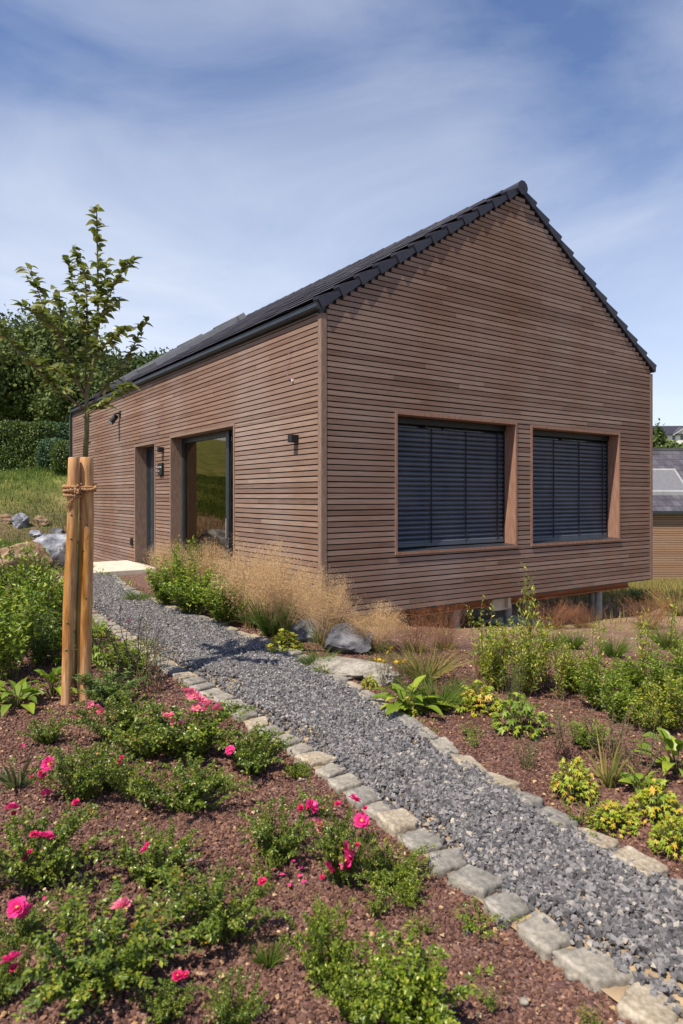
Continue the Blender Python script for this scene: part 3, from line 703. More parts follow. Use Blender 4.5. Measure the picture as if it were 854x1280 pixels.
# ------------------------------------------------------------------ tree stakes, rope, young tree
def stake(bx, by, tx, ty, Y, rad, lab, seed):
    b = at(bx, by, Y); t = at(tx, ty, Y); b.z = g1(b.x, b.y)-.12
    m = MB(); n = 26; r = np.random.default_rng(seed); k = 20; P = []
    for i in range(n):
        q = i/(n-1); p = b.lerp(t, q); P.append((p.x-b.x+.004*math.sin(q*9+seed), p.y-b.y, p.z-b.z))
    P = np.array(P); rad_ = rad*(1+.03*np.sin(np.linspace(0, 14, n)+seed)+r.normal(0, .008, n)); rad_[-1] *= .94; P[-1, 2] -= .0
    P = np.vstack([P, P[-1]+np.array([0, 0, .008])]); rad_ = np.append(rad_, rad_[-1]*.90)
    m.tube(P, rad_, k, cap=False)
    s = empty('tree_stake', b); m.build('post', M['stake'], s, smooth=True)
    e = MB(); a = np.arange(k)*2*PI/k; c_ = P[-1]; V = [(c_[0], c_[1], c_[2]+.002)]+[(c_[0]+rad_[-1]*math.cos(x), c_[1]+rad_[-1]*math.sin(x), c_[2]) for x in a]
    e.add(V, np.array([[0, 1+i, 1+(i+1) % k] for i in range(k)])); e.build('sawn_end', M['stakeend'], s)
    kn = MB()
    for i in range(5):
        an = r.uniform(PI*1.1, PI*1.9); z = r.uniform(.4, 1.7); q = z/(t.z-b.z); cx = (t.x-b.x)*q
        kn.tube([(cx+rad*.93*math.cos(an), rad*.93*math.sin(an), z), (cx+rad*1.02*math.cos(an), rad*1.02*math.sin(an), z+.002)], [.011, .007], 8)
    kn.build('knot', M['bark'], s, smooth=True)
    return tag(s, lab, 'stake', 'wooden stakes holding the young tree')
YA = 5.22; YB = 5.30
stake(82, 884, 92.5, 573, YA, .041, 'slightly leaning thinner pine stake on the left of the young tree', 1)
stake(105.5, 868, 109, 573, YB, .053, 'thicker upright pine stake in front of the young tree trunk', 2)
def rope():
    m = MB()
    ca = at(91, 612, YA); cb = at(108.3, 612, YB); mid = (ca+cb)/2
    def strand(P, rr=.0075):
        P = np.array(P); 
        for _ in range(2):
            Q = [P[0]]
            for a_, b_ in zip(P[:-1], P[1:]): Q += [a_*.75+b_*.25, a_*.25+b_*.75]
            Q.append(P[-1]); P = np.array(Q)
        d = np.concatenate([[0], np.cumsum(np.linalg.norm(np.diff(P, axis=0), axis=1))]); n = int(d[-1]/.006)
        t = np.linspace(0, d[-1], n); P = np.stack([np.interp(t, d, P[:, i]) for i in range(3)], 1)
        T = np.gradient(P, axis=0); T /= np.linalg.norm(T, axis=1)[:, None]; A = np.cross(T, [0, 0, 1.]); A /= np.linalg.norm(A, axis=1)[:, None]+1e-6; B = np.cross(T, A)
        for ph in (0, PI):
            a = t/.05*2*PI+ph; m.tube(P+rr*.85*(A*np.cos(a)[:, None]+B*np.sin(a)[:, None]), rr, 6)
    def wrap(c, rad, z0, z1, turns):
        return [(c.x+rad*math.cos(a), c.y+rad*math.sin(a), z0+(z1-z0)*a/(2*PI*turns)) for a in np.linspace(0, 2*PI*turns, int(14*turns))]
    z = ca.z
    strand(wrap(cb, .070, z+.035, z-.005, 2)); strand(wrap(ca, .061, z+.045, z-.055, 3)); strand(wrap(ca, .066, z-.03, z+.02, 1.5))
    # ring round both, and the knot
    P = []
    for a in np.linspace(0, 2*PI, 30): P.append((mid.x+.125*math.cos(a), mid.y+.078*math.sin(a), z+.012+.016*math.sin(2*a)))
    strand(P)
    kx = mid.x+.01; ky = mid.y-.075
    strand([(kx-.04, ky, z+.03), (kx, ky-.02, z), (kx+.03, ky-.01, z-.03), (kx-.01, ky-.02, z-.03), (kx-.02, ky-.01, z+.02), (kx+.02, ky-.01, z+.03)])
    strand([(kx, ky-.01, z-.02), (kx-.02, ky-.02, z-.07), (kx-.065, ky-.015, z-.115)], .005)
    r = np.random.default_rng(3)
    for i in range(26):
        e = np.array([kx-.05, ky-.015, z-.10])+r.normal(0, .008, 3); m.tube([e, e+np.array([r.uniform(-.05, .01), r.normal(0, .012), -r.uniform(.03, .08)])], .0012, 3)
    o = m.build('coir_rope', M['rope'], loc=(0, 0, 0), smooth=True); tag(o, 'frayed brown coir rope knotted around the two tree stakes', 'rope')
rope()

def leafstrip(B, D, U, L, Wd, nseg=2, droop=.2, prof='leaf', fold=.25):
    B = np.asarray(B, float); n = len(B); D = D/(np.linalg.norm(D, axis=1)[:, None]+1e-9)
    S = np.cross(D, U); S /= np.linalg.norm(S, axis=1)[:, None]+1e-9; N = np.cross(S, D)
    L = np.broadcast_to(L, (n,)); Wd = np.broadcast_to(Wd, (n,)); V = np.zeros((n, nseg+1, 3, 3)); droop = np.broadcast_to(droop, (n,))
    for j in range(nseg+1):
        t = j/nseg
        c = B+D*(L*t)[:, None]; c = c-np.array([0, 0, 1])*(droop*L*t*t)[:, None]
        if prof == 'leaf': w = math.sin(PI*min(1, (t*.93+.04))**.8)
        elif prof == 'petal': w = [.25, .65, .95, 1.08, .95, .35][min(j, 5)]
        elif prof == 'broad': w = max(.04, math.sin(PI*(t*.95+.02)**.65))
        else: w = (1-t)**.7+.03
        w = Wd*w/2
        V[:, j, 0] = c-S*w[:, None]+N*(fold*w)[:, None]; V[:, j, 1] = c; V[:, j, 2] = c+S*w[:, None]+N*(fold*w)[:, None]
    f = []
    for j in range(nseg):
        a = j*3; f += [[a, a+1, a+4, a+3], [a+1, a+2, a+5, a+4]]
    f = np.array(f)
    return V.reshape(-1, 3), (f[None]+(np.arange(n)*(nseg+1)*3)[:, None, None]).reshape(-1, 4)

def young_tree():
    Y0 = 5.44; r = np.random.default_rng(11)
    base = at(90.5, 868, Y0); bz = g1(base.x, base.y)
    root = empty('young_tree', (base.x, base.y, bz)); tag(root, 'slender young fruit tree with sparse leaves tied between two stakes', 'tree')
    o3 = np.array([base.x, base.y, bz])
    def P3(lst):
        out = [np.array(at(px, py, Y0+dy))-o3 for px, py, dy in lst]; out = np.array(out)
        for _ in range(2):
            Q = [out[0]]
            for a, b in zip(out[:-1], out[1:]): Q += [a*.75+b*.25, a*.25+b*.75]
            Q.append(out[-1]); out = np.array(Q)
        return out
    tr = MB(); T = P3([(91, 880, 0), (93, 800, 0), (95.5, 720, .0), (99, 660, 0), (105, 600, 0), (108, 550, 0), (109, 520, 0), (108, 495, 0), (114, 468, 0), (121, 430, 0), (123, 380, 0), (122, 320, 0), (121, 262, .0)])
    n = len(T); tr.tube(T, np.interp(np.linspace(0, 1, n), [0, .25, .45, .6, 1], [.030, .024, .020, .015, .0035]), 10)
    for i in range(34):
        q = r.integers(2, 30); p = T[min(q, n-1)]+r.normal(0, .01, 3)*[0, 0, 3]; a = r.uniform(0, 2*PI); rd = .026
        tr.tube([p, p+np.array([math.cos(a)*(rd+.012), math.sin(a)*(rd+.012), .01])], [.012, .004], 5)
    tr.build('trunk', M['bark'], root, smooth=True)
    Bs = [[(108, 497, 0), (107, 460, .05), (109, 420, .08), (109, 370, .05), (104, 330, .1), (92, 308, .12)],
          [(108, 500, 0), (92, 468, -.08), (80, 435, -.12), (76, 400, -.1), (74, 362, -.14)],
          [(107, 512, 0), (85, 497, -.15), (60, 478, -.28), (36, 450, -.38), (12, 428, -.5), (-4, 400, -.55)],
          [(82, 440, -.12), (64, 412, -.05), (55, 385, 0), (46, 358, 0), (34, 334, .02)],
          [(78, 418, -.12), (58, 400, -.2), (42, 386, -.24), (26, 382, -.28)],
          [(109, 512, 0), (126, 492, .1), (146, 466, .2), (164, 440, .25), (176, 412, .3), (184, 398, .32)],
          [(109, 518, 0), (128, 508, -.15), (150, 492, -.25), (166, 478, -.3)],
          [(122, 410, 0), (134, 375, -.12), (146, 350, -.2), (158, 334, -.25), (168, 329, -.28)],
          [(123, 440, 0), (142, 420, -.2), (160, 412, -.3)],
          [(109, 420, .08), (96, 385, .15), (90, 350, .18), (86, 325, .2)],
          [(122, 370, 0), (132, 348, .15), (134, 325, .2)],
          [(121, 400, 0), (138, 390, .18), (148, 372, .25)],
          [(97, 478, -.06), (78, 465, .1), (58, 460, .2), (45, 448, .25)]]
    L = MB(); B_, D_, U_ = [], [], []
    for bi, b in enumerate(Bs):
        q = P3(b); m = MB(); n = len(q); m.tube(q, np.linspace(.0105 if bi < 3 or bi == 5 else .006, .0022, n), 7); m.build('branch', M['twig'], root, smooth=True)
        ln = np.concatenate([[0], np.cumsum(np.linalg.norm(np.diff(q, axis=0), axis=1))])
        kk = int(ln[-1]/.0155)
        for i in range(kk):
            t = ln[-1]*(i+.5)/kk
            if t < ln[-1]*.22 and bi < 7: continue
            p = np.array([np.interp(t, ln, q[:, c]) for c in range(3)])
            for _ in range(1 if r.random() < .62 else 2):
                a = r.uniform(0, 2*PI); B_.append(p+r.normal(0, .008, 3)); D_.append([math.cos(a), math.sin(a), r.uniform(.0, 1.0)])
    tt = T[int(len(T)*.60):]
    for i in range(100):
        t = r.uniform(0, 1)**.8*(len(tt)-1.01); k = int(t); p = tt[k]*(1-t+k)+tt[k+1]*(t-k); a = r.uniform(0, 2*PI); B_.append(p); D_.append([math.cos(a), math.sin(a), r.uniform(.1, 1.1)])
    B_ = np.array(B_); D_ = np.array(D_); n = len(B_); U_ = np.tile([0, 0, 1.], (n, 1))+r.normal(0, .35, (n, 3))
    V, Fa = leafstrip(B_, D_, U_, r.uniform(.07, .12, n), r.uniform(.042, .062, n), 4, r.uniform(.15, .6, n), 'broad', .35); L.add(V, Fa)
    L.build('crown', M['appleleaf'], root, smooth=False)
young_tree()

# ------------------------------------------------------------------ plant library (part meshes are shared between copies)
class Kit(dict): pass
def stemset(r, n, h, w, lean=1., arch=.5):
    """n stem curves (n,9,3)"""
    a = r.uniform(0, 2*PI, n); rad = w/2*np.sqrt(r.random(n))*lean; hh = h*r.uniform(.6, 1, n)
    t = np.linspace(0, 1, 9)[None, :]
    x = (rad*np.cos(a))[:, None]*t**.9; y = (rad*np.sin(a))[:, None]*t**.9
    z = hh[:, None]*(t*(1+arch)-arch*t*t*t)*(1-.25*(rad/(w/2+1e-6))[:, None]**2)
    x += .012*np.sin(t*7+a[:, None]*3); y += .012*np.cos(t*6+a[:, None]*5)
    b = r.normal(0, w*.06, (n, 2))
    return np.stack([x+b[:, :1], y+b[:, 1:], z], -1)
def samp(S, idx, t):
    k = np.clip((t*8).astype(int), 0, 7); f = (t*8-k)[:, None]; p = S[idx, k]*(1-f)+S[idx, k+1]*f; d = S[idx, k+1]-S[idx, k]
    return p, d/(np.linalg.norm(d, axis=1)[:, None]+1e-9)
def perp(r, d, n, up=.3):
    a = r.normal(0, 1, (n, 3)); a -= (a*d).sum(1)[:, None]*d; a /= np.linalg.norm(a, axis=1)[:, None]; return a
def mk_leafy(seed, h, w, nst, nleaf, ll, lw, up=.5, t0=.15, arch=.5, stemr=.003, prof='leaf', nseg=2, droop=.2, tips=0, lean=1.):
    r = np.random.default_rng(seed); S = stemset(r, nst, h, w, lean, arch); st = MB()
    for s in S: st.tube(s, np.linspace(stemr, stemr*.4, 9), 4, cap=False)
    idx = r.integers(0, nst, nleaf); t = t0+(1-t0)*r.random(nleaf)**.8; p, d = samp(S, idx, t); a = perp(r, d, nleaf)
    D = a+d*up+np.array([0, 0, .15]); U = np.tile([0, 0, 1.], (nleaf, 1))+r.normal(0, .45, (nleaf, 3))
    sz = r.uniform(.6, 1.15, nleaf)*(1-.35*t)
    V, Fa = leafstrip(p+r.normal(0, ll*.25, (nleaf, 3)), D, U, ll*sz, lw*sz, nseg, droop, prof); lf = MB(); lf.add(V, Fa)
    k = {'stem': st, 'foliage': lf}
    if tips:
        idx = r.integers(0, nst, tips); t = .85+.15*r.random(tips); p, d = samp(S, idx, t); a = perp(r, d, tips)
        V, Fa = leafstrip(p+r.normal(0, .02, (tips, 3)), a*.6+d, U[:tips], ll*.7, lw*.6, 2, .1); tp = MB(); tp.add(V, Fa); k['shoot_tip'] = tp
    return k
def mk_broad(seed, h, w, n, ll, lw):
    r = np.random.default_rng(seed); a = r.uniform(0, 2*PI, n); el = r.uniform(.25, 1.3, n); st = MB(); pl = r.uniform(.25, .8, n)*h
    D = np.stack([np.cos(a)*np.cos(el), np.sin(a)*np.cos(el), np.sin(el)], -1); B = D*pl[:, None]; B[:, :2] *= w/h*.6
    for b in B: st.tube([(0, 0, -.02), b*.5+[0, 0, .02], b], .004, 4, cap=False)
    D2_ = D.copy(); D2_[:, 2] *= .45; s = r.uniform(.6, 1.1, n)
    V, Fa = leafstrip(B, D2_, np.tile([0, 0, 1.], (n, 1))+r.normal(0, .25, (n, 3)), ll*s, lw*s, 6, r.uniform(.2, .6, n), 'broad', .3); lf = MB(); lf.add(V, Fa)
    return {'stem': st, 'foliage': lf}
def mk_lobed(seed, h, w, n, ll):
    """mound of hand-shaped leaves, each leaf three or five lobes"""
    r = np.random.default_rng(seed); a = r.uniform(0, 2*PI, n); q = np.sqrt(r.random(n)); lf = MB(); st = MB()
    P = np.stack([np.cos(a)*q*w/2, np.sin(a)*q*w/2, h*(1-.75*q**2)*r.uniform(.55, 1, n)], -1)
    for p in P[::3]: st.tube([(0, 0, -.01), p*[.5, .5, .7], p], .0025, 4, cap=False)
    base = np.stack([np.cos(a)*(q+.15), np.sin(a)*(q+.15), r.uniform(-.2, .5, n)], -1)+r.normal(0, .3, (n, 3)); base /= np.linalg.norm(base, axis=1)[:, None]
    U = np.tile([0, 0, 1.], (n, 1))+.5*base+r.normal(0, .3, (n, 3)); U /= np.linalg.norm(U, axis=1)[:, None]; S = np.cross(base, U); S /= np.linalg.norm(S, axis=1)[:, None]; s = r.uniform(.65, 1.15, n)*ll
    V5 = []; F5 = []
    angs = np.radians([-150, -112, -75, -42, -18, 0, 18, 42, 75, 112, 150]); rad = [.35, .62, .38, .85, .5, 1.1, .5, .85, .38, .62, .35]
    NN = np.cross(S, base)
    ring = [P+(base*math.cos(x)+S*math.sin(x))*(s*rr*.62)[:, None]-NN*(0) + np.array([0, 0, -1])*(.22*s*rr*rr)[:, None] for x, rr in zip(angs, rad)]
    Vv = np.stack([P]+ring, 1); k = len(ring)
    f = np.array([[0, i, i+1] for i in range(1, k)])
    lf.add(Vv.reshape(-1, 3), (f[None]+(np.arange(n)*(k+1))[:, None, None]).reshape(-1, 3))
    return {'stem': st, 'foliage': lf}
def mk_grass(seed, h, w, n, lw=.006, droop=.5):
    r = np.random.default_rng(seed); a = r.uniform(0, 2*PI, n); q = r.random(n)**.7*w/h*.8
    D = np.stack([np.cos(a)*q, np.sin(a)*q, np.ones(n)], -1); B = np.stack([np.cos(a)*.03*r.random(n), np.sin(a)*.03*r.random(n), np.zeros(n)], -1)
    V, Fa = leafstrip(B, D, np.stack([-np.sin(a), np.cos(a), np.zeros(n)], -1)+r.normal(0, .2, (n, 3)), h*r.uniform(.55, 1.15, n), lw, 5, r.uniform(.0, droop, n), 'blade', .2); m = MB(); m.add(V, Fa)
    return {'foliage': m}
def mk_panicle(seed, h, w, nst, nseed, nb=170, bh=.45, spread=.055, ss=.0065, t0=.5):
    r = np.random.default_rng(seed); k = mk_grass(seed+1, h*bh, w*.7, nb, .007, .6); S = stemset(r, nst, h, w, 1, .15); st = MB()
    for s in S: st.tube(s, np.linspace(.0014, .0005, 9), 3, cap=False)
    n = nst*nseed; idx = np.repeat(np.arange(nst), nseed); t = t0+(1-t0)*r.random(n)**.85; p, d = samp(S, idx, t)
    p = p+r.normal(0, 1, (n, 3))*(spread*(1.25-t)*1.3)[:, None]; m = MB()
    V, Fa = leafstrip(p, r.normal(0, 1, (n, 3)), r.normal(0, 1, (n, 3)), ss*r.uniform(.6, 1.5, n), ss*.55, 1, 0, 'x', .3)
    m.add(V, Fa)
    # hair-thin side branches carrying the seeds
    kx = r.integers(0, n, n//5); b, d2 = samp(S, idx[kx], np.clip(t[kx]-.06, 0, 1)); dd = p[kx]-b; L_ = np.linalg.norm(dd, axis=1)
    V, Fa = leafstrip(b, dd, r.normal(0, 1, (len(kx), 3)), L_, .0012, 1, 0, 'blade', 0); m.add(V, Fa)
    k['seed_head'] = m; k['stem'] = st; return k
LIB = {}
def kit(name, make, mats, h, w, variants=2):
    LIB[name] = []
    for v in range(variants):
        k = make(hash(name) % 1 + 31*v+sum(map(ord, name)))
        LIB[name].append(({p: None for p in k}, k, mats, h, w))
kit('rose', lambda s: mk_leafy(s, .30, .52, 46, 4200, .024, .016, up=.5, prof='broad', t0=.06), dict(foliage='rose', stem='stem', shoot_tip='tips'), .30, .52, 4)
kit('brightrose', lambda s: mk_leafy(s, .30, .52, 40, 3600, .026, .016, up=.6, prof='broad', t0=.06), dict(foliage='roseb', stem='stem', shoot_tip='tips'), .30, .52, 3)
kit('mat', lambda s: mk_leafy(s, .14, .40, 80, 4600, .018, .009, up=.9, lean=1.1), dict(foliage='roseb', stem='stem'), .14, .40, 2)
kit('sprawl', lambda s: mk_leafy(s, .22, .45, 16, 520, .026, .016, up=.5, prof='broad'), dict(foliage='brightx', stem='stem', shoot_tip='tips'), .22, .45, 3)
kit('perennial', lambda s: mk_leafy(s, .60, .50, 40, 2400, .055, .020, up=.6, arch=.2, nseg=3), dict(foliage='green', stem='stem'), .60, .50, 3)
kit('darkshrub', lambda s: mk_leafy(s, .60, .60, 40, 2600, .045, .019, up=.6, arch=.3), dict(foliage='dark', stem='stem'), .60, .60, 2)
kit('willow', lambda s: mk_leafy(s, .80, .50, 34, 2600, .052, .015, up=1.0, arch=.1, t0=.1, lean=.8), dict(foliage='willow', stem='twig'), .80, .50, 3)
kit('spire', lambda s: mk_leafy(s, .95, .30, 7, 520, .055, .015, up=1.2, arch=.05, t0=.08, lean=.8), dict(foliage='willow', stem='twig'), .95, .30, 2)
kit('greyherb', lambda s: mk_leafy(s, .50, .32, 22, 620, .030, .006, up=1.2, arch=.1), dict(foliage='greyleaf', stem='stem'), .50, .32, 2)
kit('wiry', lambda s: mk_leafy(s, .70, .40, 16, 380, .032, .010, up=.6, arch=.1, t0=.2), dict(foliage='greyleaf', stem='twig'), .70, .40, 2)
kit('broad', lambda s: mk_broad(s, .26, .42, 26, .17, .075), dict(foliage='green', stem='stem'), .26, .42, 2)
kit('golden', lambda s: mk_lobed(s, .22, .36, 230, .055), dict(foliage='yellow', stem='stem'), .22, .36, 3)
kit('limeleaf', lambda s: mk_lobed(s, .26, .34, 120, .07), dict(foliage='green', stem='stem'), .26, .34, 2)
kit('tuft', lambda s: mk_grass(s, .30, .30, 260, .006, .5), dict(foliage='blade'), .30, .30, 3)
kit('drytuft', lambda s: mk_grass(s, .30, .34, 260, .005, .4), dict(foliage='blade2'), .30, .34, 2)
kit('panicle', lambda s: mk_panicle(s, .85, .66, 90, 160, ss=.0085, spread=.08, t0=.5), dict(foliage='blade', stem='straw', seed_head='straw'), .85, .60, 3)
kit('russet', lambda s: mk_panicle(s, .50, .65, 70, 60, 120, .4, .045, .0055, .35), dict(foliage='blade2', stem='rust', seed_head='rust'), .50, .65, 2)
kit('strap', lambda s: mk_grass(s, .34, .40, 34, .026, .8), dict(foliage='greyleaf'), .34, .40, 1)
M['brightx'] = M['roseb']
cnt = {}
WK = dict(rose=1.4, brightrose=1.4, willow=1.3, perennial=1.25, darkshrub=1.15, panicle=1.12, mat=1.1, golden=1.05, broad=1.0, wiry=1.3, sprawl=1.3)
HK = dict(rose=1.15, brightrose=1.15, willow=1.1, perennial=1.0, darkshrub=1.0, panicle=1.12, mat=1.1, golden=1.0, broad=1.0, wiry=1.15, sprawl=1.4, spire=1.2, limeleaf=1.05)
def place(kind, px, py, wpx, hpx, name, label, cat, group=None, rot=None, mats=None, pos=None):
    x, y, z = pos or hit(px, py)
    i = cnt.get(kind, 0); cnt[kind] = i+1
    cache, k, mt, h, w = LIB[kind][i % len(LIB[kind])]
    sw = wpx*y/F/w*WK.get(kind, 1.25); sh = hpx*y/F/h*HK.get(kind, 1.25)
    o = empty(name, (x, y, z-.01), rot if rot is not None else random.uniform(0, 2*PI)); 
    for p, mb in k.items():
        mn = (mats or {}).get(p, mt[p])
        if cache[p] is None:
            c = mb.build(p, M[mn], o); cache[p] = c
        else:
            c = cache[p].copy(); COL.objects.link(c); c.parent = o
        c.scale = (sw, sw, sh)
        if c.data.materials[0] != M[mn]:
            c.data = c.data.copy(); c.data.materials[0] = M[mn]
    tag(o, label, cat, group)
    return o, (x, y, z)
# flowers
def petal_flower(name, seed, npet, size, mat):
    r = np.random.default_rng(seed); m = MB()
    for ring, (cnt_, el, sc) in enumerate(((npet+2, .15, 1.), (npet+1, .55, .85), (npet, .95, .62))):
        a = np.arange(cnt_)*2*PI/cnt_+ring*.5+r.normal(0, .1, cnt_); e = el+r.normal(0, .12, cnt_)
        D = np.stack([np.cos(a)*np.cos(e), np.sin(a)*np.cos(e), np.sin(e)], -1); B = D*size*.08
        V, Fa = leafstrip(B, D, np.tile([0, 0, 1.], (cnt_, 1)), size*.5*sc, size*.40*sc, 5, r.uniform(-.25, .25, cnt_), 'petal', .35); m.add(V, Fa)
    return m
FL = {}
def flower(par, px, py, kind='pink', size=.05):
    Y = par.location.y-.06; p = at(px, py, Y)
    key = kind
    if key not in FL:
        mb = petal_flower('f', 5, 6, 1.0, None) if kind != 'red' else petal_flower('f', 6, 5, 1.0, None)
        FL[key] = None; o = mb.build('flower', M[kind], par); FL[key] = o
        cm = MB(); bm = bmesh.new(); bmesh.ops.create_icosphere(bm, subdivisions=1, radius=.10); 
        for v in bm.verts: v.co.z = v.co.z*.6+.10
        cm.bm(bm); FL[key+'c'] = cm.build('stamens', M['pollen'], o)
    else:
        o = FL[key].copy(); COL.objects.link(o); o.parent = par
        c = FL[key+'c'].copy(); COL.objects.link(c); c.parent = o
    d = p-par.location; rz = -par.rotation_euler.z
    lx = (d.x*math.cos(rz)-d.y*math.sin(rz)); ly = (d.x*math.sin(rz)+d.y*math.cos(rz))
    o.location = (lx, ly, d.z); s = size*random.uniform(.85, 1.15); o.scale = (s, s, s)
    o.rotation_euler = (random.uniform(-.2, 1.2), random.uniform(-.9, .9), random.uniform(0, 6)) if kind != 'red' else (.4, 0, 0)
    o.rotation_euler.z += rz
    return o
RG = 'low rose bushes in the left mulch bed'
roses = [
 # kind px py(base) w h label flowers
 ('rose', 238, 945, 125, 62, 'rose bush with a cluster of pale pink blooms beside the path edge', [(240, 868, 'palepink'), (250, 874, 'palepink'), (262, 880, 'palepink'), (246, 884, 'palepink'), (214, 895, 'palepink'), (236, 864, 'palepink'), (272, 884, 'palepink'), (218, 902, 'palepink')]),
 ('rose', 150, 925, 90, 52, 'dark rose bush with pink buds at the foot of the stakes', [(122, 884, 'palepink'), (127, 890, 'palepink'), (96, 895, 'red'), (172, 891, 'red')]),
 ('rose', 180, 945, 70, 36, 'flat rose bush in the gap between the stakes and the pale pink blooms', []),
 ('rose', 100, 1000, 80, 66, 'tall dark rose bush with pink flowers left of the red bud', [(61, 955, 'pink'), (53, 973, 'pink'), (58, 992, 'pink'), (51, 966, 'red'), (150, 953, 'red')]),
 ('rose', 135, 985, 60, 40, 'small leafy rose bush just behind the bare mulch patch', []),
 ('rose', 235, 1010, 100, 52, 'bushy rose without flowers in the middle of the left bed', []),
 ('sprawl', 185, 1012, 60, 40, 'thin yellow green rose shoots left of the flowerless bush', []),
 ('rose', 50, 1105, 130, 78, 'large sprawling rose bush with pink blooms at the left edge of the photo', [(14, 1011, 'pink'), (58, 1047, 'pink'), (95, 1003, 'red'), (42, 1043, 'red'), (31, 1072, 'red')]),
 ('rose', 190, 1100, 100, 52, 'rose bush topped by one large bright pink flower', [(184, 1060, 'pink')]),
 ('rose', 345, 1078, 84, 62, 'dark rose bush with small red buds just left of the tall pink one', [(376, 1009, 'red'), (389, 1008, 'pink'), (398, 1030, 'palepink')]),
 ('rose', 425, 1105, 70, 84, 'tall rose bush with several hot pink flowers near the edging stones', [(443, 1000, 'pink'), (452, 1026, 'pink'), (434, 1063, 'pink'), (434, 1077, 'pink'), (410, 1085, 'pink'), (422, 1005, 'red')]),
 ('rose', 275, 1170, 110, 72, 'dark rounded rose bush in front of the single bright pink flower', [(328, 1102, 'red')]),
 ('rose', 125, 1225, 185, 85, 'wide rose bush with withered tan blossoms in the lower left corner area', [(152, 1134, 'palepink')]),
 ('brightrose', 405, 1232, 80, 92, 'fresh bright green rose bush in the lower middle of the bed', []),
 ('brightrose', 520, 1285, 150, 95, 'fresh green leafy rose bush at the bottom of the photo left of the mulch corner', []),
 ('brightrose', 455, 1275, 95, 70, 'bright green rose shoots wedged between the two fresh green bushes', []),
 ('rose', 292, 1292, 70, 62, 'dark small rose bush cut off by the bottom edge of the photo', [(222, 1220, 'red')]),
 ('rose', 208, 1275, 60, 42, 'half hidden rose bush beside the shaded mulch at the bottom', []),
 ('rose', 315, 965, 80, 52, 'rose bush leaning over the left edging stones with one pink bud', [(288, 938, 'pink')]),
 ('mat', 490, 1105, 95, 42, 'dense low yellow green mat beside the edging stones', []),
 ('mat', 508, 1128, 46, 26, 'small low green mat just below the dense yellow green one', []),
 ('mat', 372, 972, 34, 18, 'tiny bright green cushion against the left edging stones', []),
 ('mat', 270, 985, 50, 16, 'low green cushion right of the flowerless rose bush', []),
 ('sprawl', 600, 1165, 70, 24, 'creeping green sprig on open mulch below the edging stones', []),
 ('sprawl', 527, 1168, 40, 20, 'small isolated green sprig on the mulch right of the dense mat', []),
 ('sprawl', 470, 1145, 60, 36, 'loose green sprigs in front of the tall pink rose bush', []),
 ('sprawl', 85, 1150, 70, 40, 'pale green sprigs in front of the sprawling left rose bush', []),
 ('sprawl', 738, 1285, 34, 22, 'single pale green seedling at the bottom near the last edging stone', []),
 ('sprawl', 615, 1262, 40, 22, 'tiny green seedling on the mulch left of the last edging stones', []),
 ('sprawl', 330, 1100, 50, 30, 'thin sprigs with brown tips between two dark rose bushes', []),
 ('rose', 5, 1255, 50, 72, 'dark rose bush cut off by the lower left edge of the photo', [(14, 1200, 'pink')]),
 ('tuft', 335, 1208, 42, 32, 'small grass tuft beside the fresh bright green rose', []),
 ('strap', 22, 985, 70, 40, 'strap leaved plant at the left edge behind the pink flowers', []),
 ('rose', 60, 930, 46, 30, 'small rose bush with orange brown leaves left of the bare mulch', [(28, 937, 'pink')]),
 ('sprawl', 160, 1000, 50, 34, 'thin sprigs between the red bud and the flowerless bush', []),
 ('sprawl', 395, 1020, 60, 30, 'short leafy sprigs behind the tall pink rose bush', []),
 ('rose', 30, 1175, 60, 36, 'half shaded rose bush below the large left bush', [(22, 1135, 'pink'), (33, 1140, 'pink')]),
]
for kd, px, py, w, h, lab, fl in roses:
    nm = {'rose': 'rose_bush', 'brightrose': 'rose_bush', 'mat': 'ground_cover_plant', 'sprawl': 'seedling', 'tuft': 'grass_tuft', 'strap': 'leafy_plant'}[kd]
    ct = {'rose': 'rose bush', 'brightrose': 'rose bush', 'mat': 'cushion plant', 'sprawl': 'seedling', 'tuft': 'grass', 'strap': 'plant'}[kd]
    o, p = place(kd, px, py, w, h, nm, lab, ct, RG if 'rose' in kd else None)
    for fx, fy, fk in fl:
        flower(o, fx, fy, fk, .058 if fk != 'red' else .026)
        if fk == 'palepink' and kd == 'rose': flower(o, fx+random.uniform(-9, 9), fy+random.uniform(-6, 7), 'palepink', .045)
        elif random.random() < .45: flower(o, fx+random.uniform(-14, 14), fy+random.uniform(-8, 12), 'red', .022)
    if kd in ('rose',) and len(fl) > 0 and fl[0][2] == 'pink':
        pass
for i, (px, py) in enumerate(((350, 1100), (366, 1085), (378, 1092), (383, 1110), (360, 1112), (372, 1102), (342, 1095), (696, 1100), (60, 1128), (72, 1136), (82, 1146), (24, 1178), (90, 1132))):
    x, y, z = hit(px, py); m = MB()
    V, Fa = leafstrip(np.array([[0, 0, 0.]]), np.array([[1., 0, .1]]), np.array([[0, 0, 1.]]), .024, .02, 4, .1, 'broad', .4); m.add(V, Fa)
    tag(m.build('fallen_petal', M['pink'], loc=(x, y, z+.02), rotz=i*1.3), 'bright pink rose petal lying loose on the ground', 'petal', 'fallen rose petals')

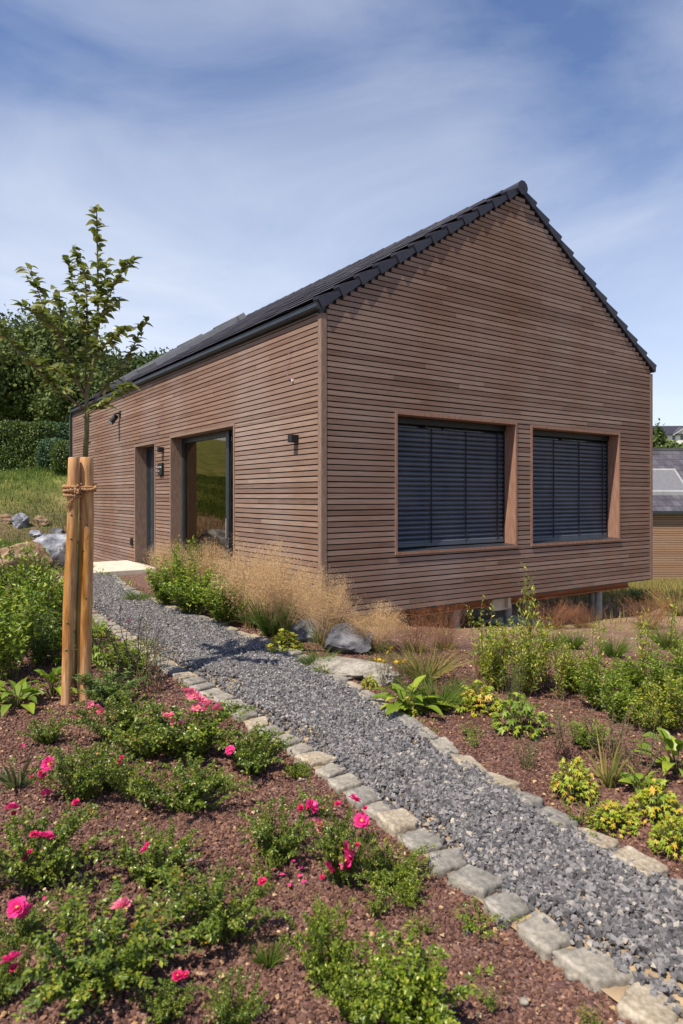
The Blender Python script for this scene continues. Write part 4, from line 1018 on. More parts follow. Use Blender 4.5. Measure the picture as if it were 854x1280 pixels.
plants = [
 # left margin
 ('perennial', 22, 800, 80, 130, 'leafy_perennial', 'tall dense green perennial below the tan boulder at the left edge', 'plant'),
 ('perennial', 62, 812, 70, 110, 'leafy_perennial', 'dense green perennial immediately left of the stakes', 'plant'),
 ('perennial', 5, 850, 90, 120, 'leafy_perennial', 'green perennial cut off by the left edge of the photo beside the bare mulch', 'plant'),
 ('darkshrub', 50, 832, 80, 80, 'leafy_shrub', 'dark green shrub in front of the left perennials', 'shrub'),
 ('broad', 22, 885, 80, 44, 'broad_leaved_plant', 'broad leaved plant at the left edge in front of the shrubs', 'plant'),
 ('broad', 66, 872, 56, 44, 'broad_leaved_plant', 'broad leaved plant touching the left stake', 'plant'),
 ('wiry', 48, 745, 60, 60, 'wiry_herb', 'wiry grey green herb in front of the white grey boulder', 'herb'),
 ('wiry', 78, 770, 50, 80, 'wiry_herb', 'wiry herb with an orange seed spike just left of the stakes', 'herb'),
 ('limeleaf', 75, 830, 50, 46, 'leafy_perennial', 'lime green leafy plant behind the left stake', 'plant'),
 ('limeleaf', 122, 828, 50, 56, 'leafy_perennial', 'lime green leafy plant right of the thick stake', 'plant'),
 ('wiry', 168, 862, 80, 105, 'wiry_herb', 'pale wiry herb with tiny pink buds standing against the gravel', 'herb'),
 ('wiry', 195, 868, 50, 90, 'wiry_herb', 'thin grey herb nearest to the path edge right of the stakes', 'herb'),
 ('darkshrub', 140, 878, 90, 50, 'leafy_shrub', 'low dark green shrub right of the stakes behind the roses', 'shrub'),
 ('perennial', 165, 845, 60, 50, 'leafy_perennial', 'mid green perennial half hidden by the pale wiry herb', 'plant'),
 # strip between path and house
 ('panicle', 212, 742, 52, 66, 'ornamental_grass', 'feathery tan grass clump nearest to the entrance door', 'grass'),
 ('perennial', 208, 760, 48, 66, 'leafy_perennial', 'green perennial in front of the grass by the sliding door', 'plant'),
 ('perennial', 243, 770, 66, 72, 'leafy_perennial', 'bright green perennial in front of the sliding door', 'plant'),
 ('perennial', 232, 758, 40, 92, 'leafy_perennial', 'tallest green perennial reaching above the sliding door sill', 'plant'),
 ('panicle', 262, 760, 56, 84, 'ornamental_grass', 'feathery tan grass clump behind the bright green perennial', 'grass'),
 ('perennial', 282, 782, 60, 66, 'leafy_perennial', 'mid green perennial left of the largest tan grass', 'plant'),
 ('panicle', 318, 785, 90, 108, 'ornamental_grass', 'largest feathery tan grass clump against the lit side wall', 'grass'),
 ('panicle', 352, 796, 78, 98, 'ornamental_grass', 'feathery tan grass clump behind the golden plant', 'grass'),
 ('tuft', 338, 796, 50, 60, 'grass_tuft', 'dark green grass blades at the foot of the largest tan grass', 'grass'),
 ('panicle', 406, 810, 62, 98, 'ornamental_grass', 'upright tan grass clump in front of the house corner', 'grass'),
 ('panicle', 470, 815, 66, 62, 'ornamental_grass', 'tan grass clump with green blades right of the dark boulder', 'grass'),
 ('golden', 356, 816, 44, 30, 'golden_plant', 'golden leaved plant at the path edge in front of the tan grasses', 'plant'),
 ('tuft', 172, 752, 40, 16, 'grass_tuft', 'low yellow green grass where the path meets the doorstep', 'grass'),
 ('tuft', 395, 835, 44, 26, 'grass_tuft', 'small green grass beside the flat sandstone slab', 'grass'),
 ('mat', 405, 845, 34, 12, 'ground_cover_plant', 'tiny green cushion left of the flat sandstone slab', 'cushion plant'),
 # right bed
 ('russet', 520, 815, 66, 50, 'ornamental_grass', 'russet brown airy grass under the left window wall', 'grass'),
 ('russet', 555, 812, 66, 56, 'ornamental_grass', 'russet brown airy grass beside the first foundation posts', 'grass'),
 ('drytuft', 530, 852, 90, 48, 'ornamental_grass', 'bronze fine bladed grass behind the yellow flowering plant', 'grass'),
 ('tuft', 548, 886, 80, 44, 'grass_tuft', 'wide dark green grass tuft between broad leaves and golden plant', 'grass'),
 ('tuft', 470, 838, 26, 22, 'grass_tuft', 'small green grass tuft against the dark grey boulder', 'grass'),
 ('broad', 508, 890, 84, 46, 'broad_leaved_plant', 'dark broad leaved plant with yellow flowers by the right edging', 'plant'),
 ('golden', 507, 893, 30, 24, 'golden_plant', 'small golden plant in front of the dark broad leaves', 'plant'),
 ('golden', 462, 860, 22, 18, 'golden_plant', 'tiny golden plant at the corner of the sandstone slab', 'plant'),
 ('mat', 540, 890, 54, 14, 'ground_cover_plant', 'flat green cushion right of the small golden plant', 'cushion plant'),
 ('golden', 598, 888, 58, 40, 'golden_plant', 'golden plant with orange leaves in front of the yellow green shrub', 'plant'),
 ('limeleaf', 652, 916, 54, 52, 'leafy_perennial', 'fresh green leafy perennial alone on the mulch', 'plant'),
 ('willow', 615, 862, 62, 84, 'leafy_shrub', 'yellow green upright shrub left of the tall willow like shrub', 'shrub'),
 ('willow', 655, 870, 62, 96, 'leafy_shrub', 'yellow green upright shrub under the tall spires', 'shrub'),
 ('spire', 658, 860, 40, 150, 'tall_shrub', 'tallest slender leafy spires rising in front of the house wall', 'shrub'),
 ('spire', 600, 850, 40, 92, 'tall_shrub', 'slender leafy spires in front of the first foundation posts', 'shrub'),
 ('spire', 682, 862, 40, 92, 'tall_shrub', 'slender leafy spires right of the tallest ones', 'shrub'),
 ('darkshrub', 752, 888, 80, 84, 'leafy_shrub', 'dense green shrub in the middle of the right bed', 'shrub'),
 ('perennial', 790, 872, 60, 70, 'leafy_perennial', 'bright green perennial behind the dense shrub of the right bed', 'plant'),
 ('perennial', 838, 880, 70, 96, 'leafy_perennial', 'bright green perennial at the right edge of the photo', 'plant'),
 ('darkshrub', 812, 915, 70, 76, 'leafy_shrub', 'low olive green shrub in front of the right edge perennial', 'shrub'),
 ('spire', 745, 872, 36, 96, 'tall_shrub', 'slender leafy spires rising out of the dense green shrub', 'shrub'),
 ('spire', 808, 868, 40, 104, 'tall_shrub', 'slender leafy spires left of the right edge perennial', 'shrub'),
 ('spire', 846, 876, 40, 112, 'tall_shrub', 'slender leafy spires cut off by the right edge of the photo', 'shrub'),
 ('spire', 700, 876, 36, 84, 'tall_shrub', 'short leafy spires between the yellow green and the dense green shrub', 'shrub'),
 ('spire', 628, 868, 40, 84, 'tall_shrub', 'short leafy spires inside the yellow green upright shrub', 'shrub'),
 ('wiry', 705, 952, 62, 92, 'wiry_herb', 'wiry grey herb in front of the dense shrub of the right bed', 'herb'),
 ('wiry', 760, 950, 70, 82, 'wiry_herb', 'dry wiry herb left of the large leaves at the right edge', 'herb'),
 ('wiry', 800, 980, 60, 90, 'wiry_herb', 'tallest wiry herb behind the golden plants at the right edge', 'herb'),
 ('perennial', 735, 935, 46, 46, 'leafy_perennial', 'low green perennial between the two wiry herbs', 'plant'),
 ('greyherb', 658, 962, 32, 44, 'grey_herb', 'small grey green herb alone on the mulch near the path', 'herb'),
 ('golden', 718, 1000, 54, 58, 'golden_plant', 'golden plant with orange leaves nearest to the pale edging stones', 'plant'),
 ('golden', 766, 1036, 56, 36, 'golden_plant', 'low golden plant beside the lower right edging stones', 'plant'),
 ('golden', 822, 1026, 66, 52, 'golden_plant', 'golden plant behind the lowest one at the right edge', 'plant'),
 ('golden', 846, 1068, 60, 54, 'golden_plant', 'lowest golden plant cut off by the right edge of the photo', 'plant'),
 ('broad', 846, 968, 80, 62, 'broad_leaved_plant', 'large broad leaved green plant at the right edge of the photo', 'plant'),
 ('broad', 800, 990, 60, 32, 'broad_leaved_plant', 'low broad leaved plant behind the golden pair', 'plant'),
 ('tuft', 690, 812, 30, 24, 'grass_tuft', 'leftmost small green grass tuft on the bare soil behind the shrubs', 'grass'),
 ('tuft', 717, 812, 30, 26, 'grass_tuft', 'second small green grass tuft on the bare soil behind the shrubs', 'grass'),
 ('tuft', 768, 822, 40, 30, 'grass_tuft', 'third small green grass tuft on the bare soil behind the shrubs', 'grass'),
 ('tuft', 835, 812, 44, 30, 'grass_tuft', 'green grass tuft behind the right edge perennial', 'grass'),
 ('russet', 690, 786, 70, 34, 'ornamental_grass', 'russet low grass right of the middle foundation post', 'grass'),
 ('russet', 730, 785, 60, 28, 'ornamental_grass', 'russet low grass left of the right foundation posts', 'grass'),
 ('russet', 810, 786, 70, 44, 'ornamental_grass', 'russet dry grass clump right of the house corner', 'grass'),
 ('drytuft', 850, 770, 60, 34, 'ornamental_grass', 'dry bleached grass at the right edge below the neighbouring house', 'grass'),
 ('perennial', 798, 752, 34, 24, 'leafy_perennial', 'small far green plant just below the neighbouring house wall', 'plant'),
 ('willow', 720, 868, 60, 62, 'leafy_shrub', 'thin olive shrub left of the dense green one', 'shrub'),
 ('sprawl', 588, 922, 30, 14, 'seedling', 'tiny weed on open mulch beside the right edging', 'seedling'),
 ('sprawl', 535, 920, 26, 10, 'seedling', 'tiny weed next to the right edging under the broad leaves', 'seedling'),
 ('sprawl', 592, 935, 24, 18, 'seedling', 'small weed shoot on the open mulch left of the grey herb', 'seedling'),
 ('sprawl', 730, 1035, 60, 20, 'seedling', 'creeping weed under the golden plant nearest the edging', 'seedling'),
 ('wiry', 480, 858, 30, 50, 'wiry_herb', 'thin herb with yellow flowers behind the dark broad leaves', 'herb'),
 ('wiry', 500, 862, 36, 56, 'wiry_herb', 'taller thin herb with yellow flowers left of the bronze grass', 'herb'),
 ('greyherb', 640, 900, 30, 80, 'grey_herb', 'thin dry stalks between the golden plant and the fresh green perennial', 'herb'),
 ('strap', 760, 985, 40, 70, 'leafy_plant', 'yellow dry flower stalks beside the tallest wiry herb', 'plant'),
 ('perennial', 775, 905, 50, 66, 'leafy_perennial', 'green perennial right of the dense shrub of the right bed', 'plant'),
 ('willow', 842, 915, 60, 80, 'leafy_shrub', 'olive upright shrub at the right edge above the large leaves', 'shrub'),
]
for kd, px, py, w, h, nm, lab, ct in plants:
    mats = None
    if kd == 'darkshrub' and px > 500: mats = {'foliage': 'willow' if px > 780 else 'green'}
    if 'yellow dry' in lab: mats = {'foliage': 'blade2'}
    if px > 700 and kd in ('darkshrub', 'perennial'): w, h = w*.92, h*.82
    o, p = place(kd, px, py, w, h, nm, lab, ct, None, mats=mats)
    if 'yellow flowers' in lab and kd == 'wiry':
        for k in range(5):
            f = flower(o, px+random.uniform(-12, 12), py-h*random.uniform(.55, .95), 'yellowf', .03) if 'yellowf' in M else None
    if 'tiny pink buds' in lab:
        for fx, fy in ((136, 775), (160, 776), (120, 765), (150, 800)): flower(o, fx, fy, 'palepink', .03)

# small weeds: sprigs too many to tell apart
def litter_weeds():
    m = MB(); r = np.random.default_rng(9); n = 260; Y = np.sqrt(r.uniform(4, 100, n)); X = Y*r.uniform(-.52, .52, n); k = ~onpath(X, Y); rr, ss = house_rs(X, Y); k &= ~((rr > -.1) & (ss > -.1)); X, Y = X[k], Y[k]
    for x, y in zip(X, Y):
        q = r.integers(5, 26); a = r.uniform(0, 2*PI, q); D = np.stack([np.cos(a), np.sin(a), r.uniform(.3, 1.5, q)], -1); B = np.stack([x+r.normal(0, .025, q), y+r.normal(0, .025, q), np.full(q, g1(x, y))], -1)
        V, Fa = leafstrip(B, D, np.tile([0, 0, 1.], (q, 1))+r.normal(0, .3, (q, 3)), r.uniform(.015, .045, q), r.uniform(.006, .014, q), 2, .3); m.add(V, Fa)
    tag(m.build('weeds', M['green']), 'tiny green weeds sprouting through the mulch', 'weeds', kind='stuff')
litter_weeds()

# ------------------------------------------------------------------ boulders
BG = 'boulders of the dry stone bank on the left'
boulder('boulder', 8, 718, 1.05, .9, .75, M['tanrock'], 'large tan brown boulder at the left edge of the photo', seed=4, group=BG)
boulder('boulder', 62, 712, .78, .8, .78, M['greyrock'], 'white and blue grey boulder just left of the stakes', seed=9, rot=.5, group=BG, cuts=16)
boulder('boulder', 24, 662, .42, .4, .48, M['greyrock'], 'small upright blue grey boulder high on the bank', seed=12, group=BG)
boulder('boulder', 50, 658, .42, .4, .36, M['tanrock'], 'small speckled tan boulder high on the bank', seed=13, group=BG)
boulder('boulder', 70, 672, .52, .4, .30, M['darkrock'], 'small dark angular boulder above the white grey one', seed=15, group=BG)
boulder('boulder', 44, 672, .45, .4, .22, M['greyrock'], 'flat grey boulder between the tan and the dark ones', seed=16, group=BG)
boulder('boulder', 6, 655, .5, .4, .3, M['tanrock'], 'half buried brown stone at the left edge of the bank', seed=17, group=BG)
boulder('boulder', 432, 818, .52, .42, .30, M['darkrock'], 'dark grey boulder at the foot of the house corner', seed=21, rot=-.3, sink=.2, cuts=16)
boulder('boulder', 385, 803, .34, .3, .26, M['darkrock'], 'dark grey boulder half hidden behind the corner grass', seed=22)
o = boulder('sandstone_slab', 440, 846, .72, .42, .14, M['tanrock'], 'flat pale sandstone slab beside the right edging', seed=25, rot=-.5, cat='stone', sink=.25, cuts=6); o.data.materials[0] = M['cobble']
o = boulder('pale_stone', 480, 856, .34, .26, .16, M['tanrock'], 'pale stone between the slab and the broad leaved plant', seed=26, cat='stone', sink=.3); o.data.materials[0] = M['cobble']
for i, (px, py, s) in enumerate(((237, 1079, .035), (715, 1225, .05), (240, 915, .03), (290, 1140, .035), (790, 800, .05), (655, 1258, .03))):
    x, y, z = hit(px, py); m = blockmesh(s, s*.8, s*.6, 900+i, 4, 3)
    tag(m.build('pebble', M['cobble'], loc=(x, y, z+.012), smooth=True), ['pale pebble on the mulch beside the single bright pink flower', 'pale pebble below the lower edging stones', 'pale pebble on the bare mulch near the stakes', 'pale pebble in the shade of the dark rounded rose bush', 'pale pebble on the bare soil right of the house', 'pale pebble near the bottom seedling'][i], 'pebble')

# ------------------------------------------------------------------ meadow and dry grass (uncountable)
def meadow():
    r = np.random.default_rng(5); n = 110000; X = -3-27*r.random(n)**1.3; Y = 13.2+12.5*r.random(n)**1.1
    rr, ss = house_rs(X, Y); k = ((rr < -1.2) | (ss > 12.6)) & ((Y+.5*np.sin(X*2) > 17.6) | (X < -12) | (r.random(n) < .10+.35*(np.sin(X*2.3+Y)*np.sin(Y*1.7) > .35))); X, Y = X[k], Y[k]; n = len(X)
    a = r.uniform(0, 2*PI, n); q = r.random(n)*.6; h = r.uniform(.08, .24, n)*(1+.6*np.sin(X*1.3+Y*.9)*np.sin(Y*1.7))
    V, Fa = leafstrip(np.stack([X, Y, ground(X, Y)], -1), np.stack([np.cos(a)*q, np.sin(a)*q, np.ones(n)], -1), r.normal(0, 1, (n, 3)), h, .018, 2, .2, 'blade', .2); m = MB(); m.add(V, Fa)
    tag(m.build('meadow_grass', M['meadow']), 'sunlit rough meadow grass on the bank behind the boulders', 'grass', kind='stuff')
    m = MB(); n = 36000; Y = r.uniform(9.5, 30, n); X = Y*r.uniform(.28, .62, n); rr, ss = house_rs(X, Y); dens = np.clip((Y-10.0)/6, .06, 1)
    k = ~((rr > -.2) & (rr < W+.1) & (ss > -.3) & (ss < LN+.3)) & (r.random(n) < dens); X, Y = X[k], Y[k]; n = len(X); a = r.uniform(0, 2*PI, n); q = r.random(n)*.6
    V, Fa = leafstrip(np.stack([X, Y, ground(X, Y)], -1), np.stack([np.cos(a)*q, np.sin(a)*q, np.ones(n)], -1), r.normal(0, 1, (n, 3)), r.uniform(.06, .34, n), .014, 2, .2, 'blade', .2); m.add(V, Fa)
    tag(m.build('dry_grass', M['blade2']), 'thin dry grass on the open ground right of the house', 'grass', kind='stuff')
    # patchy low weeds under the plants of the left margin and around boulders
    m = MB(); n = 9000; X = r.uniform(-8, -2.6, n); Y = r.uniform(6.8, 13.5, n); k = ~onpath(X, Y) & (X < -.31*Y) ; rr, ss = house_rs(X, Y); k &= rr < -.9; X, Y = X[k], Y[k]; n = len(X); a = r.uniform(0, 2*PI, n)
    V, Fa = leafstrip(np.stack([X, Y, ground(X, Y)], -1), np.stack([np.cos(a)*.6, np.sin(a)*.6, np.ones(n)], -1), r.normal(0, 1, (n, 3)), r.uniform(.06, .22, n), .016, 2, .3, 'leaf', .2); m.add(V, Fa)
    tag(m.build('undergrowth', M['green']), 'low green undergrowth between the path and the boulders', 'undergrowth', kind='stuff')
meadow()

# ------------------------------------------------------------------ hedges, trees, wood
def leafcloud(m, P, Nn, size, r, asp=.6):
    n = len(P); D = r.normal(0, 1, (n, 3))+Nn*.3; U = Nn+r.normal(0, .5, (n, 3))
    V, Fa = leafstrip(P, D, U, size*r.uniform(.6, 1.3, n), size*asp, 1, .1, 'x', .2); m.add(V, Fa)
def diam(m, P, Nn, size, r, asp=.6):
    """single-quad leaves"""
    n = len(P); D = r.normal(0, 1, (n, 3))+Nn*.4; D /= np.linalg.norm(D, axis=1)[:, None]; U = Nn+r.normal(0, .6, (n, 3)); S = np.cross(D, U); S /= np.linalg.norm(S, axis=1)[:, None]+1e-9
    s = (size*r.uniform(.6, 1.35, n))[:, None]; V = np.stack([P, P+D*s*.5+S*s*asp*.5, P+D*s, P+D*s*.5-S*s*asp*.5], 1)
    m.add(V.reshape(-1, 3), (np.array([0, 1, 2, 3])[None]+np.arange(n)[:, None]*4))
def crownmb(m, c, rx, rz, r, ncl=40, per=70, size=.3, weep=0, conic=0):
    c = np.array(c); a = r.normal(0, 1, (ncl, 3)); a /= np.linalg.norm(a, axis=1)[:, None]; a[:, 2] = np.where(a[:, 2] < -.5, -a[:, 2], a[:, 2])
    q = r.uniform(.55, 1.0, ncl)[:, None]; cc = a*q*np.array([rx, rx, rz])
    if conic:
        hh = (cc[:, 2]/rz+1)/2; cc[:, :2] *= (1.15-hh)[:, None]
    P = np.repeat(cc, per, 0)+r.normal(0, 1, (ncl*per, 3))*np.array([rx*.17, rx*.17, rz*.12]); 
    if weep: P[:, 2] -= np.abs(r.normal(0, rz*.25, len(P)))
    Nn = P/(np.linalg.norm(P, axis=1)[:, None]+1e-9); diam(m, P+c, Nn, size, r)
def hedge(name, x0, x1, y, depth, h, mat, label, seed, cat='hedge'):
    r = np.random.default_rng(seed); m = MB(); xc = (x0+x1)/2; z0 = g1(xc, y)-.1; root = empty(name, (xc, y, z0)); w = x1-x0
    co = MB(); co.boxc(-w/2+.12, w/2-.12, -depth/2+.12, depth/2-.12, 0, h-.12, .12); co.build('shade_core', M['core'], root)  # solid dark filler imitating the shaded inside of the hedge
    n = int((w*h*2+w*depth+depth*h*2)*950); f = r.random(n); P = np.stack([r.uniform(-w/2, w/2, n), r.uniform(-depth/2, depth/2, n), r.uniform(0, h, n)], -1); N_ = np.zeros((n, 3))
    A = np.array([w*h, w*h*.3, w*depth, depth*h*.6, depth*h*.6]); A = np.cumsum(A/A.sum())
    k = f < A[0]; P[k, 1] = -depth/2; N_[k, 1] = -1
    k = (f >= A[0]) & (f < A[1]); P[k, 1] = depth/2; N_[k, 1] = 1
    k = (f >= A[1]) & (f < A[2]); P[k, 2] = h; N_[k, 2] = 1
    k = (f >= A[2]) & (f < A[3]); P[k, 0] = -w/2; N_[k, 0] = -1
    k = f >= A[3]; P[k, 0] = w/2; N_[k, 0] = 1
    rd = .12; P[:, 2] -= rd*(np.clip(np.abs(P[:, 1])/(depth/2), 0, 1)**6+np.clip(np.abs(P[:, 0])/(w/2), 0, 1)**16)
    P += N_*(.05*np.sin(P[:, 0]*5+seed)*np.sin(P[:, 2]*6+1))[:, None]+r.normal(0, .035, (n, 3)); diam(m, P, N_+[0, 0, .4], .075, r); m.build('foliage', mat, root); tag(root, label, cat)
def ball(name, px, py, Y, w, h, mat, label, seed):
    X = (px-427)/F*Y; z = g1(X, Y); r = np.random.default_rng(seed); root = empty(name, (X, Y, z)); n = int(w*h*5200); a = r.normal(0, 1, (n, 3)); a /= np.linalg.norm(a, axis=1)[:, None]
    pw = np.sign(a)*np.abs(a)**.75; P = pw*np.array([w/2, w/2, h/2])*r.uniform(.9, 1.04, n)[:, None]+[0, 0, h*.48]; m = MB(); diam(m, P, a, .06, r); m.build('foliage', mat, root)
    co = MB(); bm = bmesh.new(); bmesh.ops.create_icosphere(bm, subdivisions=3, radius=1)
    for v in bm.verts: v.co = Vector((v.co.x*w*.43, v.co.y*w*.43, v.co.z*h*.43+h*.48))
    co.bm(bm); co.build('shade_core', M['core'], root, smooth=True); tag(root, label, 'shrub')
hedge('clipped_hedge', -13.5, -10.55, 24.2, 1.3, 1.75, M['hedge'], 'long clipped dark green hedge at the left edge above the meadow', 3)
hedge('conifer_hedge', -11.3, -8.9, 25.6, 1.1, 1.75, M['bluehedge'], 'blue green conifer hedge behind the rounded shrubs', 4)
ball('rounded_shrub', 68, 575, 23.6, 1.1, 1.15, M['bluehedge'], 'rounded clipped blue green shrub in front of the conifer hedge', 5)
ball('rounded_shrub', 84, 577, 22.6, .95, 1.15, M['hedge'], 'rounded clipped green shrub beside the far corner of the house', 6)
def tree(name, X, Y, h, rx, mat, label, seed, weep=0, conic=0, group=None, size=.19, ncl=90, per=170):
    r = np.random.default_rng(seed); z = g1(X, Y); root = empty(name, (X, Y, z)); m = MB()
    m.tube([(0, 0, -.3), (.1, 0, h*.25), (.05, .1, h*.55), (0, 0, h*.85)], [.22, .17, .12, .04], 8); 
    for i in range(6):
        a = i*1.1; m.tube([(0, 0, h*(.25+.07*i)), (math.cos(a)*rx*.4, math.sin(a)*rx*.4, h*(.4+.07*i)), (math.cos(a)*rx*.75, math.sin(a)*rx*.75, h*(.46+.08*i))], [.08, .05, .02], 5)
    m.build('trunk', M['trunk'], root)
    c = MB(); crownmb(c, (0, 0, h*.56), rx, h*.44, r, ncl, per, size, weep, conic); c.build('crown', mat, root); tag(root, label, 'tree', group)
tree('weeping_tree', -13.2, 31, 6.6, 2.4, M['farlight'], 'pale green drooping tree behind the hedge seen through the young tree', 1, weep=1, size=.18, ncl=130, per=150)
tree('broadleaf_tree', -16.2, 29, 5.2, 2.4, M['farlight'], 'bushy mid green tree just above the clipped hedge at the left edge', 2, size=.18, ncl=120, per=160)
tree('broadleaf_tree', -11.2, 28.5, 3.8, 1.5, M['farlight'], 'small bushy green tree above the conifer hedge', 3, size=.16)
tree('dark_tree', -15.6, 36, 6.4, 2.7, M['farleaf'], 'dark green tree rising in the middle of the wooded slope', 4)
tree('dark_tree', -19.5, 36, 6.6, 3.0, M['farleaf'], 'tall dark green tree at the left edge of the wooded slope', 5)
tree('dark_tree', -12.0, 35, 6.0, 2.2, M['farleaf'], 'dark green tree right behind the far end of the house', 6)
tree('broadleaf_tree', -12.9, 45, 3.9, 2.2, M['farlight'], 'sunlit light green tree over the far end of the roof', 7)
tree('broadleaf_tree', -11.6, 47, 3.0, 1.8, M['farleaf'], 'rounded dark tree where the wooded slope meets the roof', 8)
def wood():
    m = MB(); r = np.random.default_rng(77); mt = MB()
    for i in range(120):
        Y = r.uniform(38, 78); X = -Y*r.uniform(.255, .62)
        h = r.uniform(3.0, 5.0); z = g1(X, Y); rx = r.uniform(2.0, 3.4)
        crownmb(m, (X, Y, z+h*.5), rx, h*.5, r, 44, 60, .30)
        mt.tube([(X, Y, z), (X, Y, z+h*.6)], .16, 5)
    o = m.build('woodland', M['farleaf']); tag(o, 'dense dark green wood covering the hillside on the left', 'wood', kind='stuff')
    o2 = mt.build('woodland_trunks', M['trunk']); tag(o2, 'trunks standing inside the hillside wood', 'wood', kind='stuff')
wood()

# ------------------------------------------------------------------ neighbouring house
def neighbour():
    root = empty('neighbouring_house', (11.6, 28, -1.95)); tag(root, 'light timber house with dark tiled roof behind the right corner', 'house')
    w = 12; dpt = 6.9; he = 2.88; tn = .80; m = MB(); z = 0; 
    while z < he-.02:
        x = 0
        while x < w-.01:
            l = random.uniform(2, 4.5); e = min(w, x+l); m.box(x+.002, e-.002, -.03, 0, z, z+.078); x = e
        y = 0
        m.box(-.03, 0, 0, dpt, z, z+.078); z += .095
    m.build('cladding', M['nwood'], root)
    m = MB(); m.box(.001, w, .001, dpt, -.3, he); m.prism([(.001, he+.001), (dpt/2, he+tn*dpt/2-.05), (dpt, he+.001)], 0, .001, w); m.build('wall', M['membrane'], root)
    m = MB(); hl = dpt/2; n = 11
    for side in (0, 1):
        for i in range(n):
            x = -.1-(.15 if i % 2 else 0)
            while x < w+.1:
                a0, b0 = max(x, -.1)+.006, min(x+.33, w+.1)-.006
                if b0 > a0:
                    y0 = -.15+i*(hl+.15)/n; y1 = -.15+(i+1.15)*(hl+.15)/n; y1 = min(y1, hl)
                    f = lambda y: he+.06+y*tn
                    V = [(xx, (yy if side == 0 else dpt-yy), f(yy)+dz) for xx in (a0, b0) for yy, dz in ((y0, .01), (y0, .055), (y1, .025), (y1, 0))]
                    m.add(V, [np.array([[0, 1, 2, 3], [7, 6, 5, 4]]), np.array([[k, k+4, (k+1) % 4+4, (k+1) % 4] for k in range(4)])])
                x += .33
    rf = m.build('roof', M['tile'], root)
    m = MB(); m.box(-.12, w+.12, hl-.12, hl+.12, he+hl*tn+.03, he+hl*tn+.14); m.build('ridge_cap', M['tile'], rf)
    m = MB(); m.box(-.1, w+.1, -.27, -.16, he-.08, he+.05); m.build('gutter', M['anth'], rf)
    f = lambda y: he+.06+y*tn
    m = MB(); x0, x1, y0, y1 = 1.0, 3.35, .75, 2.05
    def sl(mm, a, b, c, d, h0, h1):
        V = [(xx, yy, f(yy)+hh) for hh in (h0, h1) for yy in (c, d) for xx in (a, b)]; mm.add(V, [[0, 2, 3, 1], [4, 5, 7, 6], [0, 1, 5, 4], [2, 6, 7, 3], [0, 4, 6, 2], [1, 3, 7, 5]])
    sl(m, x0, x0+.1, y0, y1, .04, .20); sl(m, x1-.1, x1, y0, y1, .04, .20); sl(m, x0+.1, x1-.1, y0, y0+.08, .04, .20); sl(m, x0+.1, x1-.1, y1-.08, y1, .04, .20)
    rw = m.build('roof_window', M['grey'], root); m = MB(); sl(m, x0+.1, x1-.1, y0+.08, y1-.08, .12, .16); m.build('shutter', M['shut'], rw)
neighbour()
# far white house, its hedge and trees on the hill
def far_house():
    X, Y = 97.5, 200; z = 18.65; root = empty('white_house', (X, Y, z)); tag(root, 'distant white half timbered house on the hilltop at the right edge', 'house')
    m = MB(); m.box(-2.4, 14, 0, 8, -7, 1.35); m.prism([(1.6, 1.36), (4.2, 2.9), (6.8, 1.36)], 1, -.5, 7); m.build('wall', M['render'], root)
    m = MB(); m.prism([(-.7, 1.1), (4, 4.0), (8.7, 1.1), (8.7, 1.4), (4, 4.3), (-.7, 1.4)], 0, -3, 14.6); rf = m.build('roof', M['vtile'], root)
    m = MB(); m.prism([(.8, 1.0), (4.2, 3.25), (7.6, 1.0), (7.6, 1.3), (4.2, 3.6), (.8, 1.3)], 1, -.9, 3.8); m.build('dormer_roof', M['tile'], rf)
    m = MB(); m.prism([(.85, 1.05), (4.2, 3.25), (7.55, 1.05), (7.35, 1.0), (4.2, 3.02), (1.05, 1.0)], 1, -.95, -.905); m.build('barge_board', M['white'], rf)
    m = MB(); m.box(7.2, 7.8, 3, 4, 4, 5); m.build('chimney', M['tile'], rf)
    for x in (-1.5, 1.2, 3.6, 6.2):
        m = MB(); m.box(x, x+.9, -.03, .05, -.3, 1.0); m.build('window', M['window'], root)
    m = MB()
    for x in (2.6, 3.6, 4.7, 5.7): m.box(x, x+.12, -.54, -.501, 1.38, 1.4+.55*(1.7-abs(x+.06-4.2))*.9)
    m.box(1.7, 6.7, -.54, -.501, 1.36, 1.5); m.build('half_timbering', M['trunk'], root)
far_house()
def far_green():
    r = np.random.default_rng(12); m = MB()
    for i in range(34):
        X = 34+i*.9; Y = r.uniform(80, 92); zt = 1.0+(620-r.uniform(553, 558))*Y/F; crownmb(m, (X, Y, zt-1.5), 2.2, 2.0, r, 14, 40, .5)
        crownmb(m, (X, Y-3, zt-4.0), 2.4, 2.6, r, 12, 40, .6)
    tag(m.build('hillside_bushes', M['farlight']), 'green bushes on the far hillside below the white house', 'bushes', kind='stuff')
far_green()
tree('conifer', 43.6, 92, 12, 1.7, M['farleaf'], 'pointed green conifer left of the distant white house', 21, conic=1, size=.5, ncl=60, per=80)
tree('autumn_tree', 41.2, 88, 9, 2.3, M['farlight'], 'reddish green tree beside the conifer on the far hill', 22, size=.5, ncl=50, per=70)
for nm, zt in (('conifer', 538), ('autumn_tree', 545)):
    o = bpy.data.objects[nm]; Y = o.location.y; top = 1.6+(620-zt)*Y/F; h = 12 if nm == 'conifer' else 9; o.location.z = top-h

